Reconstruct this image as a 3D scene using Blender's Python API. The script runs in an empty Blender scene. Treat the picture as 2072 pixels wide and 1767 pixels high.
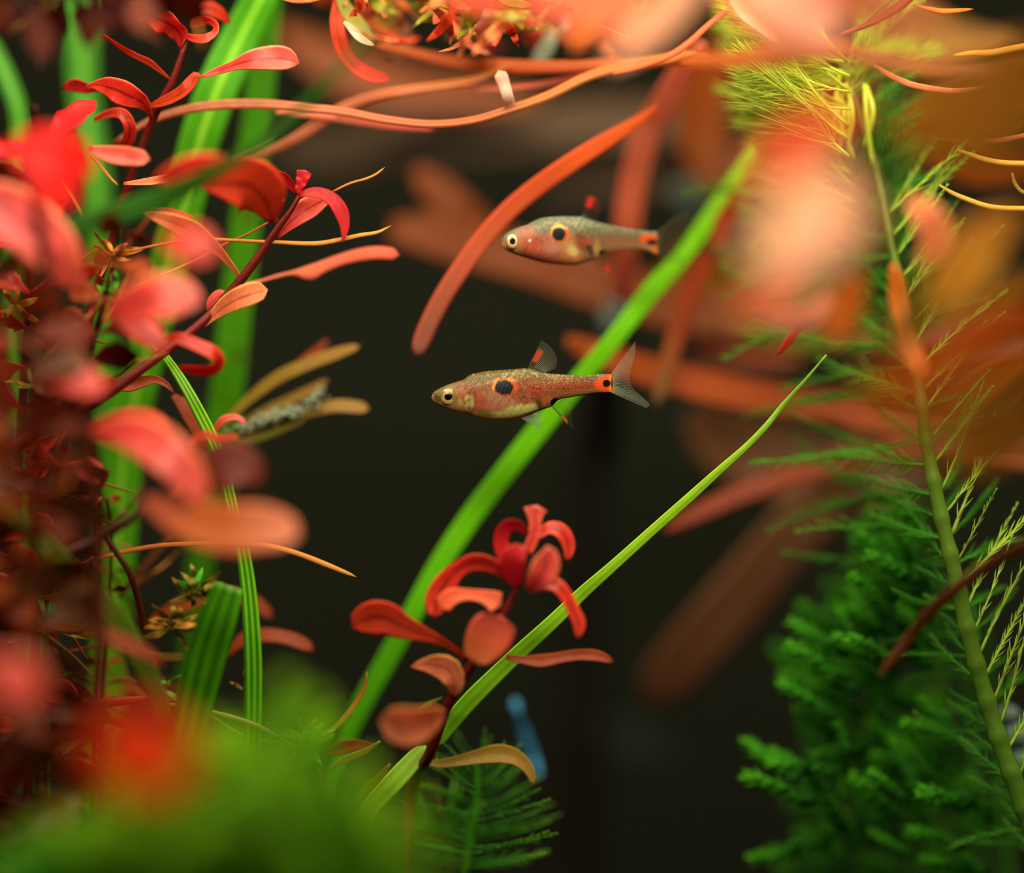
import bpy, math, random
import numpy as np
from mathutils import Vector, Matrix, Quaternion

# ------------------------------------------------------------------ camera, world, light, exposure
SC = bpy.context.scene
COL = SC.collection
D = 0.30                      # camera to plane of focus (m)
FW = 0.095                    # width of the frame at the plane of focus (m)
PX = FW / 2072.0
cam_data = bpy.data.cameras.new('camera')
cam_data.sensor_fit = 'HORIZONTAL'
cam_data.sensor_width = 36.0
cam_data.lens = 36.0 * D / FW
cam_data.clip_start = 0.005
cam_data.clip_end = 10.0
cam_data.dof.use_dof = True
cam_data.dof.focus_distance = D
cam_data.dof.aperture_fstop = cam_data.lens / 24.0      # 24 mm opening
cam_data.dof.aperture_blades = 0
cam = bpy.data.objects.new('camera', cam_data)
cam.location = (0, -D, 0)
cam.rotation_euler = (math.pi / 2, 0, 0)
COL.objects.link(cam)
SC.camera = cam

world = bpy.data.worlds.new('dim_room')
SC.world = world
world.use_nodes = True
bg = world.node_tree.nodes['Background']
bg.inputs[0].default_value = (0.9, 1.0, 0.95, 1)
bg.inputs[1].default_value = 0.007

def area(name, loc, target, sx, sy, power, color):
    l = bpy.data.lights.new(name, 'AREA')
    l.shape = 'RECTANGLE'; l.size = sx; l.size_y = sy
    l.energy = power; l.color = color
    o = bpy.data.objects.new(name, l)
    o.location = loc
    d = Vector(target) - Vector(loc)
    o.rotation_euler = d.to_track_quat('-Z', 'Y').to_euler()
    COL.objects.link(o)
    return o
# the tank's lamp bar above the water, a little towards the front pane, plus an unseen fill light added in front to brighten the fishes' flanks and bellies
area('tank_lamp', (0.0, -0.035, 0.10), (0.0, 0.0, 0.0), 0.26, 0.07, 0.38, (1.0, 0.93, 0.60))
area('front_fill', (0.01, -0.17, 0.115), (0.0, 0.0, 0.0), 0.16, 0.03, 0.30, (1.0, 0.93, 0.74))

SC.view_settings.view_transform = 'Standard'
SC.view_settings.look = 'None'
SC.view_settings.exposure = 0.5
SC.view_settings.gamma = 1.0
SC.view_settings.use_curve_mapping = False
SC.cycles.use_denoising = True
SC.cycles.max_bounces = 6
SC.cycles.transparent_max_bounces = 24
SC.cycles.caustics_reflective = False
SC.cycles.caustics_refractive = False
SC.cycles.sample_clamp_indirect = 4.0

# ------------------------------------------------------------------ helpers
rng = random.Random(7)
VIEW = np.array([0.0, -1.0, 0.0])

def P(px, py, dy=0.0):
    """the point seen at pixel (px, py) that lies dy metres behind the plane of focus"""
    s = (D + dy) / D
    return np.array([(px - 1036.0) * PX * s, dy, -(py - 883.5) * PX * s])

def lin(c):
    out = []
    for v in c[:3]:
        v = v / 255.0
        out.append(v / 12.92 if v <= 0.04045 else ((v + 0.055) / 1.055) ** 2.4)
    return tuple(out)

def tag(o, label, cat, group=None):
    o['label'] = label; o['category'] = cat
    if group: o['group'] = group
    return o

def thing(name, label, cat, loc=(0, 0, 0), group=None):
    o = bpy.data.objects.new(name, None)
    o.empty_display_size = 0.003
    COL.objects.link(o)
    o.location = tuple(float(v) for v in loc)
    o['wl'] = [float(v) for v in loc]
    return tag(o, label, cat, group)

def origin_of(o):
    return np.array(o['wl']) if o is not None and 'wl' in o.keys() else np.zeros(3)

def mesh_obj(name, V, F, mats, parent=None, T=None, S=None, C=None, fm=None, smooth=True, kind=None, origin=None):
    V = np.asarray(V, dtype=float)
    if parent is not None:
        org = origin_of(parent)
    else:
        org = V.mean(axis=0) if origin is None else np.asarray(origin, float)
    me = bpy.data.meshes.new(name)
    me.from_pydata((V - org).tolist(), [], F)
    if not isinstance(mats, (list, tuple)): mats = [mats]
    for m in mats: me.materials.append(m)
    for nm, arr in (('t', T), ('s', S)):
        if arr is not None:
            me.attributes.new(nm, 'FLOAT', 'POINT').data.foreach_set('value', np.asarray(arr, dtype=np.float32))
    if C is not None:
        C = np.asarray(C, dtype=np.float32)
        me.attributes.new('paint', 'FLOAT_COLOR', 'POINT').data.foreach_set('color', C.ravel())
    if fm is not None:
        me.polygons.foreach_set('material_index', np.asarray(fm, dtype=np.int32))
    if smooth:
        me.polygons.foreach_set('use_smooth', np.ones(len(me.polygons), dtype=bool))
    me.update()
    o = bpy.data.objects.new(name, me)
    COL.objects.link(o)
    o['wl'] = org.tolist()
    if parent is not None:
        o.parent = parent
    else:
        o.location = org.tolist()
    if kind: o['kind'] = kind
    return o

def spline(pts, n):
    """Catmull-Rom through the rows of pts (any number of columns), n samples"""
    pts = np.asarray(pts, float)
    m = len(pts)
    seg = np.r_[0, np.cumsum(np.maximum(np.linalg.norm(np.diff(pts[:, :3], axis=0), axis=1), 1e-9))]
    seg /= seg[-1]
    u = np.linspace(0, 1, n)
    tan = np.zeros_like(pts)
    for i in range(m):
        a, b = max(i - 1, 0), min(i + 1, m - 1)
        tan[i] = (pts[b] - pts[a]) / max(seg[b] - seg[a], 1e-9)
    k = np.clip(np.searchsorted(seg, u, side='right') - 1, 0, m - 2)
    h = (seg[k + 1] - seg[k])[:, None]
    t = ((u - seg[k]) / (seg[k + 1] - seg[k]))[:, None]
    return ((2*t**3 - 3*t**2 + 1) * pts[k] + (t**3 - 2*t**2 + t) * h * tan[k]
            + (-2*t**3 + 3*t**2) * pts[k + 1] + (t**3 - t**2) * h * tan[k + 1])

def tube_geo(cl, a, b, roll, K=10, cup=0.0, wave=0.0, waves=3.0, ref=None):
    """closed flattened tube round the centre line cl: half width a, half thickness b, roll (radians) about the line"""
    n = len(cl)
    T = np.gradient(cl, axis=0)
    T /= np.linalg.norm(T, axis=1)[:, None] + 1e-12
    ref = VIEW if ref is None else ref
    side = np.cross(T, np.broadcast_to(ref, T.shape))
    ln = np.linalg.norm(side, axis=1)[:, None]
    side = np.where(ln > 1e-3, side / (ln + 1e-12), np.array([1.0, 0, 0]))
    nor = np.cross(side, T)
    r = np.broadcast_to(np.asarray(roll, float), (n,))[:, None]
    s2 = side * np.cos(r) + nor * np.sin(r)
    n2 = nor * np.cos(r) - side * np.sin(r)
    ang = np.arange(K) * 2 * np.pi / K
    ca, sa = np.cos(ang), np.sin(ang)
    u = np.linspace(0, 1, n)
    A = np.maximum(np.asarray(a, float), 1e-6)[:, None]
    B = np.maximum(np.broadcast_to(np.asarray(b, float), (n,)), 8e-7)[:, None]
    off = B * sa[None] + cup * A * (ca[None] ** 2 - 0.4)
    if wave:
        off = off + wave * A * np.sin(u * waves * 2 * np.pi + 1.3)[:, None] * ca[None]
    V = cl[:, None, :] + s2[:, None, :] * (A * ca[None])[:, :, None] + n2[:, None, :] * off[:, :, None]
    V = V.reshape(-1, 3)
    F = []
    for i in range(n - 1):
        o0, o1 = i * K, (i + 1) * K
        for j in range(K):
            j2 = (j + 1) % K
            F.append((o0 + j, o0 + j2, o1 + j2, o1 + j))
    F.append(tuple(range(K))[::-1])
    F.append(tuple(range((n - 1) * K, n * K)))
    Tt = np.repeat(u, K)
    Ss = np.tile((ca + 1) / 2, n)
    return V, F, Tt, Ss

def round_end(n, k0=0.0, k1=0.06):
    """width factor that rounds off the ends of a strip"""
    u = np.linspace(0, 1, n)
    f = np.ones(n)
    if k0 > 0: f *= np.sqrt(np.clip(1 - (1 - np.clip(u / k0, 0, 1)) ** 2, 0, 1))
    if k1 > 0: f *= np.sqrt(np.clip(1 - (1 - np.clip((1 - u) / k1, 0, 1)) ** 2, 0, 1))
    return f

def leaf_geo(pts, dy=0.0, roll=0.0, th=0.10, n=None, K=10, cup=0.15, wave=0.0, waves=3.0, ends=(0.0, 0.05), app=True):
    """pts: (px, py, width px[, dy mm]) along the leaf; dy in mm"""
    rows = []
    for p in pts:
        d = (p[3] if len(p) > 3 else dy) / 1000.0
        w = P(p[0], p[1], d)
        rows.append([w[0], w[1], w[2], p[2] * PX * (D + d) / D])
    L = sum(math.dist(pts[i][:2], pts[i + 1][:2]) for i in range(len(pts) - 1))
    n = n or int(min(70, max(12, L / 11)))
    R = spline(rows, n)
    wd = np.maximum(R[:, 3], 2e-6) / 2
    if app: wd = wd / np.maximum(np.cos(np.broadcast_to(np.asarray(roll, float), (n,))), 0.35)
    wd = wd * round_end(n, *ends)
    thick = np.minimum(wd * 0.6, th * 1e-3 / 2 + wd * 0.04)
    rr = roll if np.ndim(roll) else np.full(n, roll)
    return tube_geo(R[:, :3], wd, thick, rr, K, cup, wave, waves)

def leaf(name, pts, mat, parent=None, **kw):
    lab = kw.pop('label', None)
    kind = kw.pop('kind', None)
    V, F, T, S = leaf_geo(pts, **kw)
    o = mesh_obj(name, V, F, mat, parent, T, S, kind=kind)
    if lab: o['label'] = lab
    return o

def rollarr(a, b, n):
    return np.linspace(a, b, n)

def stem(name, pts, mat, parent=None, dy=0.0, K=8, knobs=0):
    rows = []
    for p in pts:
        d = (p[3] if len(p) > 3 else dy) / 1000.0
        w = P(p[0], p[1], d)
        rows.append([w[0], w[1], w[2], p[2] * PX * (D + d) / D])
    L = sum(math.dist(pts[i][:2], pts[i + 1][:2]) for i in range(len(pts) - 1))
    n = int(min(60, max(10, L / 14))) if not knobs else knobs * 8
    R = spline(rows, n)
    if knobs: R[:, 3] *= 0.94 + 0.17 * np.abs(np.cos(np.linspace(0, knobs * np.pi, n))) ** 6
    V, F, T, S = tube_geo(R[:, :3], R[:, 3] / 2, R[:, 3] / 2, np.zeros(n), K)
    return mesh_obj(name, V, F, mat, parent, T, S)

# ------------------------------------------------------------------ materials
def N(nt, typ, **kw):
    n = nt.nodes.new(typ)
    for k, v in kw.items():
        setattr(n, k, v)
    return n

def math_n(nt, op, a, b=None, c=None):
    n = N(nt, 'ShaderNodeMath', operation=op)
    for i, v in enumerate((a, b, c)):
        if v is None: continue
        if isinstance(v, (int, float)): n.inputs[i].default_value = v
        else: nt.links.new(v, n.inputs[i])
    return n.outputs[0]

def mixc(nt, fac, a, b, mode='MIX'):
    n = N(nt, 'ShaderNodeMix', data_type='RGBA', blend_type=mode)
    for i, v in ((0, fac), (6, a), (7, b)):
        if isinstance(v, (int, float)): n.inputs[i].default_value = v
        elif isinstance(v, tuple): n.inputs[i].default_value = (*v[:3], 1)
        else: nt.links.new(v, n.inputs[i])
    return n.outputs[2]

def leafmat(name, cols, rib=None, ribw=0.07, stripes=0, sdepth=0.35, transl=0.35, rough=0.35, spec=0.5, var=0.25,
            vscale=900, edge=None, spots=None, tmul=1.25, coat=0.0):
    """cols: colours (sRGB 0-255) from the leaf's base to its tip"""
    m = bpy.data.materials.new(name); m.use_nodes = True
    nt = m.node_tree; nt.nodes.clear()
    out = N(nt, 'ShaderNodeOutputMaterial')
    at = N(nt, 'ShaderNodeAttribute', attribute_name='t')
    as_ = N(nt, 'ShaderNodeAttribute', attribute_name='s')
    tc = N(nt, 'ShaderNodeTexCoord')
    noi = N(nt, 'ShaderNodeTexNoise'); noi.inputs['Scale'].default_value = vscale; noi.inputs['Detail'].default_value = 7; noi.inputs['Roughness'].default_value = 0.62
    nt.links.new(tc.outputs['Object'], noi.inputs['Vector'])
    ramp = N(nt, 'ShaderNodeValToRGB')
    el = ramp.color_ramp.elements
    while len(el) < len(cols): el.new(0.5)
    for i, c in enumerate(cols):
        el[i].position = i / max(len(cols) - 1, 1)
        el[i].color = (*lin(c), 1)
    if len(cols) == 1:
        el[0].color = el[-1].color = (*lin(cols[0]), 1)
    f = math_n(nt, 'ADD', at.outputs['Fac'], math_n(nt, 'MULTIPLY_ADD', noi.outputs['Fac'], 0.3, -0.15))
    nt.links.new(f, ramp.inputs['Fac'])
    c = ramp.outputs['Color']
    d = math_n(nt, 'ABSOLUTE', math_n(nt, 'SUBTRACT', as_.outputs['Fac'], 0.5))
    if rib and ribw < 0.09: d = math_n(nt, 'ADD', d, math_n(nt, 'MULTIPLY_ADD', noi.outputs['Fac'], 0.16, -0.08))
    if edge:
        e = N(nt, 'ShaderNodeMapRange', interpolation_type='SMOOTHSTEP')
        e.inputs['From Min'].default_value = 0.34; e.inputs['From Max'].default_value = 0.5
        nt.links.new(d, e.inputs['Value'])
        c = mixc(nt, math_n(nt, 'MULTIPLY', e.outputs[0], 0.75), c, lin(edge))
    if stripes:
        w = math_n(nt, 'SINE', math_n(nt, 'MULTIPLY', as_.outputs['Fac'], stripes * 2 * math.pi))
        w = math_n(nt, 'MULTIPLY_ADD', w, sdepth / 2, 1 - sdepth / 2)
        cc = N(nt, 'ShaderNodeCombineXYZ')
        for i in range(3): nt.links.new(w, cc.inputs[i])
        c = mixc(nt, 1.0, c, cc.outputs[0], 'MULTIPLY')
    if rib:
        r = N(nt, 'ShaderNodeMapRange', interpolation_type='SMOOTHSTEP')
        r.inputs['From Min'].default_value = ribw; r.inputs['From Max'].default_value = ribw * 0.35
        nt.links.new(d, r.inputs['Value'])
        c = mixc(nt, math_n(nt, 'MULTIPLY', r.outputs[0], 0.85), c, lin(rib))
    if spots:
        n2 = N(nt, 'ShaderNodeTexNoise'); n2.inputs['Scale'].default_value = 420; n2.inputs['Detail'].default_value = 5
        nt.links.new(tc.outputs['Object'], n2.inputs['Vector'])
        r = N(nt, 'ShaderNodeMapRange', interpolation_type='SMOOTHSTEP')
        r.inputs['From Min'].default_value = 0.56; r.inputs['From Max'].default_value = 0.70
        nt.links.new(n2.outputs['Fac'], r.inputs['Value'])
        c = mixc(nt, math_n(nt, 'MULTIPLY', r.outputs[0], 0.8), c, lin(spots))
    if var:
        v = math_n(nt, 'MULTIPLY_ADD', noi.outputs['Fac'], 2 * var, 1 - var)
        cc = N(nt, 'ShaderNodeCombineXYZ')
        for i in range(3): nt.links.new(v, cc.inputs[i])
        c = mixc(nt, 1.0, c, cc.outputs[0], 'MULTIPLY')
    pb = N(nt, 'ShaderNodeBsdfPrincipled')
    nt.links.new(c, pb.inputs['Base Color'])
    pb.inputs['Roughness'].default_value = rough
    pb.inputs['Specular IOR Level'].default_value = spec * 0.35      # wet leaves in water shine less than in air
    pb.inputs['Coat Weight'].default_value = coat
    bmp = N(nt, 'ShaderNodeBump'); bmp.inputs['Strength'].default_value = 0.5; bmp.inputs['Distance'].default_value = 0.0001
    nt.links.new(noi.outputs['Fac'], bmp.inputs['Height']); nt.links.new(bmp.outputs[0], pb.inputs['Normal'])
    tr = N(nt, 'ShaderNodeBsdfTranslucent')
    nt.links.new(mixc(nt, 1.0, c, (tmul, tmul, tmul), 'MULTIPLY'), tr.inputs['Color'])
    mx = N(nt, 'ShaderNodeMixShader'); mx.inputs[0].default_value = transl
    nt.links.new(pb.outputs[0], mx.inputs[1]); nt.links.new(tr.outputs[0], mx.inputs[2])
    nt.links.new(mx.outputs[0], out.inputs[0])
    return m

def plainmat(name, c1, c2=None, scale=300, rough=0.6, spec=0.4, bump=0.0):
    m = bpy.data.materials.new(name); m.use_nodes = True
    nt = m.node_tree; pb = nt.nodes['Principled BSDF']
    tc = N(nt, 'ShaderNodeTexCoord')
    noi = N(nt, 'ShaderNodeTexNoise'); noi.inputs['Scale'].default_value = scale; noi.inputs['Detail'].default_value = 6
    nt.links.new(tc.outputs['Object'], noi.inputs['Vector'])
    nt.links.new(mixc(nt, noi.outputs['Fac'], lin(c1), lin(c2 or c1)), pb.inputs['Base Color'])
    pb.inputs['Roughness'].default_value = rough
    pb.inputs['Specular IOR Level'].default_value = spec * 0.1
    if bump:
        b = N(nt, 'ShaderNodeBump'); b.inputs['Strength'].default_value = bump; b.inputs['Distance'].default_value = 0.001
        nt.links.new(noi.outputs['Fac'], b.inputs['Height']); nt.links.new(b.outputs[0], pb.inputs['Normal'])
    return m

def paintmat(name, rough=0.35, spec=0.5, alpha=False, transl=0.2, coat=0.0, metal_attr=False):
    m = bpy.data.materials.new(name); m.use_nodes = True
    nt = m.node_tree; nt.nodes.clear()
    out = N(nt, 'ShaderNodeOutputMaterial')
    a = N(nt, 'ShaderNodeAttribute', attribute_name='paint')
    pb = N(nt, 'ShaderNodeBsdfPrincipled')
    nt.links.new(a.outputs['Color'], pb.inputs['Base Color'])
    pb.inputs['Roughness'].default_value = rough
    pb.inputs['Specular IOR Level'].default_value = spec
    pb.inputs['Coat Weight'].default_value = coat
    if metal_attr:
        at = N(nt, 'ShaderNodeAttribute', attribute_name='t')
        nt.links.new(at.outputs['Fac'], pb.inputs['Metallic'])
    tr = N(nt, 'ShaderNodeBsdfTranslucent'); nt.links.new(a.outputs['Color'], tr.inputs['Color'])
    mx = N(nt, 'ShaderNodeMixShader'); mx.inputs[0].default_value = transl
    nt.links.new(pb.outputs[0], mx.inputs[1]); nt.links.new(tr.outputs[0], mx.inputs[2])
    sh = mx.outputs[0]
    if alpha:
        tp = N(nt, 'ShaderNodeBsdfTransparent')
        mx2 = N(nt, 'ShaderNodeMixShader')
        nt.links.new(a.outputs['Alpha'], mx2.inputs[0])
        nt.links.new(tp.outputs[0], mx2.inputs[1]); nt.links.new(sh, mx2.inputs[2])
        sh = mx2.outputs[0]
    nt.links.new(sh, out.inputs[0])
    return m

M = {}
M['blade'] = leafmat('green_blade', [(75, 155, 22), (98, 180, 28), (108, 192, 30)], rib=(165, 225, 60), ribw=0.10, stripes=5, sdepth=0.18, transl=0.45, var=0.12)
M['blade_dark'] = leafmat('speckled_green_blade', [(60, 125, 12), (85, 160, 20), (78, 140, 18)], stripes=4, sdepth=0.2, transl=0.4, spots=(85, 70, 20), var=0.15)
M['blade_edge'] = leafmat('narrow_green_blade', [(160, 220, 30), (140, 220, 35), (100, 195, 25), (70, 170, 20)], stripes=3, sdepth=0.75, transl=0.35, var=0.1)
M['blade_lime'] = leafmat('lime_blade', [(170, 215, 90), (195, 240, 55), (185, 240, 50), (150, 225, 40)], stripes=2, sdepth=0.3, transl=0.4, var=0.12)
M['blade_long'] = leafmat('long_green_blade', [(160, 220, 45), (145, 230, 30), (140, 230, 30), (110, 205, 28), (70, 180, 24)], stripes=2, sdepth=0.12, transl=0.45, var=0.1)
M['blade_cut'] = leafmat('broad_green_blade', [(90, 170, 20), (75, 160, 18), (60, 140, 14)], stripes=3, sdepth=0.5, transl=0.35, var=0.2)
M['blade_olive'] = leafmat('olive_blade', [(100, 120, 30), (95, 115, 30), (60, 100, 30)], stripes=3, sdepth=0.35, transl=0.35, var=0.2)
M['blade_deep'] = leafmat('deep_green_blade', [(45, 95, 25), (60, 115, 35), (50, 100, 30)], transl=0.35, var=0.15)
M['red'] = leafmat('red_leaf', [(190, 42, 32), (220, 52, 38), (222, 70, 50)], rib=(140, 22, 22), ribw=0.085, transl=0.4, rough=0.3, spec=1.0, edge=(235, 95, 60), var=0.45, vscale=600)
M['crimson'] = leafmat('crimson_leaf', [(160, 20, 30), (190, 25, 35), (200, 50, 50)], transl=0.4, rough=0.3, spec=0.6, var=0.3)
M['scarlet'] = leafmat('scarlet_leaf', [(235, 30, 25), (245, 40, 35)], transl=0.45, var=0.15)
M['pink'] = leafmat('pink_leaf', [(205, 58, 52), (222, 76, 68), (222, 92, 74)], rib=(165, 35, 35), ribw=0.085, transl=0.35, rough=0.3, spec=1.0, edge=(240, 140, 90), var=0.4, vscale=600)
M['coral'] = leafmat('coral_leaf', [(235, 105, 68), (240, 122, 84)], transl=0.45, var=0.15)
M['blush'] = leafmat('blush_leaf', [(230, 150, 120), (238, 172, 145)], transl=0.4, var=0.1)
M['salmon'] = leafmat('salmon_leaf', [(200, 110, 65), (220, 120, 80), (228, 135, 90)], rib=(180, 75, 50), ribw=0.08, transl=0.35, edge=(235, 170, 90), var=0.4, vscale=600)
M['orange_red'] = leafmat('orange_red_leaf', [(185, 55, 25), (200, 65, 35), (205, 60, 35)], rib=(150, 40, 20), ribw=0.08, transl=0.45, var=0.35, vscale=600)
M['orange'] = leafmat('orange_leaf', [(200, 105, 35), (215, 120, 40), (205, 105, 40)], transl=0.4, var=0.15)
M['amber'] = leafmat('amber_leaf', [(205, 140, 45), (215, 155, 55)], transl=0.4, var=0.15)
M['yellow'] = leafmat('yellow_leaf', [(190, 140, 35), (225, 175, 60), (215, 160, 55)], transl=0.4, rough=0.25, spec=0.8, var=0.1)
M['rust'] = leafmat('rust_leaf', [(150, 60, 25), (165, 70, 30), (150, 60, 28)], transl=0.4, var=0.2)
M['brown'] = leafmat('brown_leaf', [(140, 92, 62), (142, 92, 62), (120, 74, 46)], transl=0.35, var=0.2)
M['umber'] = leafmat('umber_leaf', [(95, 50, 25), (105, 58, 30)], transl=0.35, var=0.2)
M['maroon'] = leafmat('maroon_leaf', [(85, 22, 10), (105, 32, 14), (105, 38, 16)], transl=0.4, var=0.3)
M['ochre'] = leafmat('ochre_leaf', [(130, 105, 30), (150, 115, 35), (165, 120, 45)], transl=0.35, var=0.2)
M['olive'] = leafmat('olive_leaf', [(120, 120, 30), (150, 140, 40), (140, 115, 40)], transl=0.35, rough=0.25, spec=0.8, var=0.2)
M['strap_red'] = leafmat('red_strap_leaf', [(235, 108, 50), (238, 108, 52), (225, 112, 78), (170, 105, 88)], transl=0.4, edge=(205, 70, 40), var=0.08)
M['strap_pink'] = leafmat('pink_strap_leaf', [(240, 145, 110), (225, 115, 85), (215, 95, 75)], transl=0.4, var=0.1)
M['strap_orange'] = leafmat('orange_strap_leaf', [(195, 95, 45), (200, 92, 42), (175, 85, 32)], transl=0.4, var=0.12)
M['strap_far'] = leafmat('dull_orange_strap_leaf', [(140, 64, 16), (128, 58, 14), (120, 60, 20)], transl=0.4, var=0.15)
M['strand'] = leafmat('salmon_strand', [(150, 70, 45), (215, 120, 80), (220, 115, 75), (225, 130, 60), (215, 120, 50)], stripes=2, sdepth=0.5, transl=0.35, rough=0.25, spec=0.8, var=0.1)
M['root'] = leafmat('orange_root', [(190, 90, 50), (200, 120, 45), (205, 140, 50)], transl=0.25, rough=0.3, spec=0.6, var=0.15)
M['stem_red'] = leafmat('dark_red_stem', [(90, 15, 12), (110, 25, 22), (130, 25, 30)], transl=0.1, rough=0.4, var=0.3)
M['stem_brown'] = leafmat('dark_brown_stem', [(60, 22, 12), (85, 32, 18)], transl=0.1, rough=0.4, var=0.3)
M['stem_green'] = leafmat('green_stem', [(110, 115, 32), (84, 112, 30), (70, 105, 28)], transl=0.2, rough=0.35, spec=0.6, var=0.25)
M['feather_lime'] = leafmat('lime_feather_leaf', [(200, 220, 60), (220, 225, 80), (200, 220, 85)], transl=0.4, rough=0.25, spec=1.6, var=0.15)
M['feather_green'] = leafmat('green_feather_leaf', [(80, 160, 30), (80, 165, 40), (110, 170, 50)], transl=0.4, rough=0.3, spec=0.8, var=0.2)
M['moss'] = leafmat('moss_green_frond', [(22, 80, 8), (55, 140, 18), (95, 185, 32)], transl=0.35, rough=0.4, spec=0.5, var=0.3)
M['moss_front'] = leafmat('bright_green_frond', [(75, 140, 5), (115, 185, 10), (160, 195, 14)], transl=0.5, rough=0.5, var=0.3)
M['sprig'] = leafmat('small_green_sprig_leaf', [(50, 130, 25), (80, 160, 35), (120, 175, 40)], transl=0.35, var=0.2)
M['pale'] = leafmat('pale_leaf', [(225, 170, 150), (240, 205, 185), (230, 150, 120)], transl=0.3, rough=0.2, spec=0.9, var=0.3)
M['grey'] = plainmat('grey_algae', (100, 112, 92), (165, 170, 145), scale=900, rough=0.6)
M['slab'] = plainmat('dark_slate', (38, 40, 38), (52, 54, 52), scale=300, rough=0.7)
M['gold_brown'] = leafmat('golden_brown_leaf', [(140, 92, 22), (165, 108, 30)], transl=0.45, var=0.2)
M['burnt'] = leafmat('burnt_orange_leaf', [(185, 92, 22), (200, 110, 32)], transl=0.45, var=0.15)
M['far_brown'] = leafmat('far_brown_leaf', [(66, 42, 18), (76, 48, 20), (62, 40, 16)], transl=0.35, var=0.2)
M['peach'] = leafmat('peach_leaf', [(245, 195, 155), (252, 215, 185)], transl=0.5, var=0.1)
M['fore_orange'] = leafmat('rosy_brown_leaf', [(185, 80, 55), (180, 85, 40), (190, 95, 45), (225, 135, 100)], transl=0.4, var=0.15)
M['dim_blade'] = leafmat('dim_green_blade', [(14, 30, 10), (18, 36, 12)], transl=0.3, var=0.1)
M['glow'] = leafmat('glowing_orange_leaf', [(225, 62, 14), (235, 74, 18)], transl=0.5, var=0.1)
M['rosy'] = leafmat('rosy_leaf', [(170, 90, 40), (195, 82, 55), (190, 75, 62)], transl=0.4, var=0.2)
M['blade_soft'] = leafmat('soft_green_blade', [(55, 120, 20), (70, 145, 28), (70, 140, 28)], rib=(110, 175, 45), ribw=0.12, transl=0.4, var=0.15)
M['needle'] = leafmat('golden_green_needle', [(150, 180, 50), (170, 195, 60), (120, 165, 45)], transl=0.35, rough=0.25, spec=1.4, var=0.2)
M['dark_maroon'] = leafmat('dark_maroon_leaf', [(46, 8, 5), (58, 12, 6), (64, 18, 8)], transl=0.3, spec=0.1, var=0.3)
M['stone'] = plainmat('pale_stone', (80, 95, 92), (120, 135, 130), scale=400, rough=0.6)
M['wood'] = plainmat('black_driftwood', (22, 19, 15), (34, 30, 24), scale=150, rough=0.8, bump=0.4)
M['blue'] = leafmat('blue_skin', [(90, 170, 215), (110, 195, 240)], transl=0.35, var=0.2)
# ------------------------------------------------------------------ the tank: soil, back pane
def box_geo(x0, x1, y0, y1, z0, z1):
    V = [(x, y, z) for x in (x0, x1) for y in (y0, y1) for z in (z0, z1)]
    F = [(0, 1, 3, 2), (4, 6, 7, 5), (0, 4, 5, 1), (2, 3, 7, 6), (0, 2, 6, 4), (1, 5, 7, 3)]
    return V, F

FLOOR = -0.075
def soil():
    nx, ny = 90, 70
    xs = np.linspace(-0.22, 0.22, nx); ys = np.linspace(-0.16, 0.22, ny)
    g = np.random.RandomState(3)
    X, Y = np.meshgrid(xs, ys)
    Z = FLOOR - 0.0012 + 0.0012 * g.rand(ny, nx)
    V = np.stack([X, Y, Z], -1).reshape(-1, 3)
    F = [(j*nx+i, j*nx+i+1, (j+1)*nx+i+1, (j+1)*nx+i) for j in range(ny-1) for i in range(nx-1)]
    o = mesh_obj('floor', V, F, plainmat('dark_aquarium_soil', (20, 17, 13), (38, 30, 22), scale=700, rough=0.9, bump=0.6))
    o['kind'] = 'structure'
soil()
V, F = box_geo(-0.22, 0.22, 0.20, 0.206, FLOOR - 0.01, 0.14)
o = mesh_obj('wall_back', V, F, plainmat('dark_back_pane', (33, 36, 27), (40, 39, 30), scale=40, rough=0.7), smooth=False)
o['kind'] = 'structure'

# ------------------------------------------------------------------ fish
def smooth(x, a, b):
    t = np.clip((x - a) / (b - a), 0, 1)
    return t * t * (3 - 2 * t)

def vnoise(x, y, seed=0):
    """value noise in [0, 1]"""
    xi, yi = np.floor(x).astype(int), np.floor(y).astype(int)
    fx, fy = x - xi, y - yi
    fx, fy = fx*fx*(3-2*fx), fy*fy*(3-2*fy)
    def h(i, j):
        v = np.sin(i * 127.1 + j * 311.7 + seed * 74.7) * 43758.5453
        return v - np.floor(v)
    return (h(xi, yi)*(1-fx) + h(xi+1, yi)*fx)*(1-fy) + (h(xi, yi+1)*(1-fx) + h(xi+1, yi+1)*fx)*fy

def fbm(x, y, seed=0):
    return 0.55*vnoise(x, y, seed) + 0.3*vnoise(x*2.1, y*2.1, seed+3) + 0.15*vnoise(x*4.3, y*4.3, seed+7)

class Paint:
    def __init__(self, n, c): self.c = np.tile(np.array(lin(c)), (n, 1))
    def to(self, c, m):
        m = np.clip(m, 0, 1)[:, None]
        self.c = self.c * (1 - m) + np.array(lin(c))[None] * m
    def mul(self, f): self.c = self.c * f[:, None]

def ell(X, Y, cx, cy, rx, ry, soft=0.15, rot=0.0, jit=None):
    ca, sa = math.cos(rot), math.sin(rot)
    dx, dy = X - cx, Y - cy
    u, v = (dx*ca + dy*sa) / rx, (-dx*sa + dy*ca) / ry
    d = np.sqrt(u*u + v*v)
    if jit is not None: d = d + jit
    return 1 - smooth(d, 1 - soft, 1 + soft)

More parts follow.
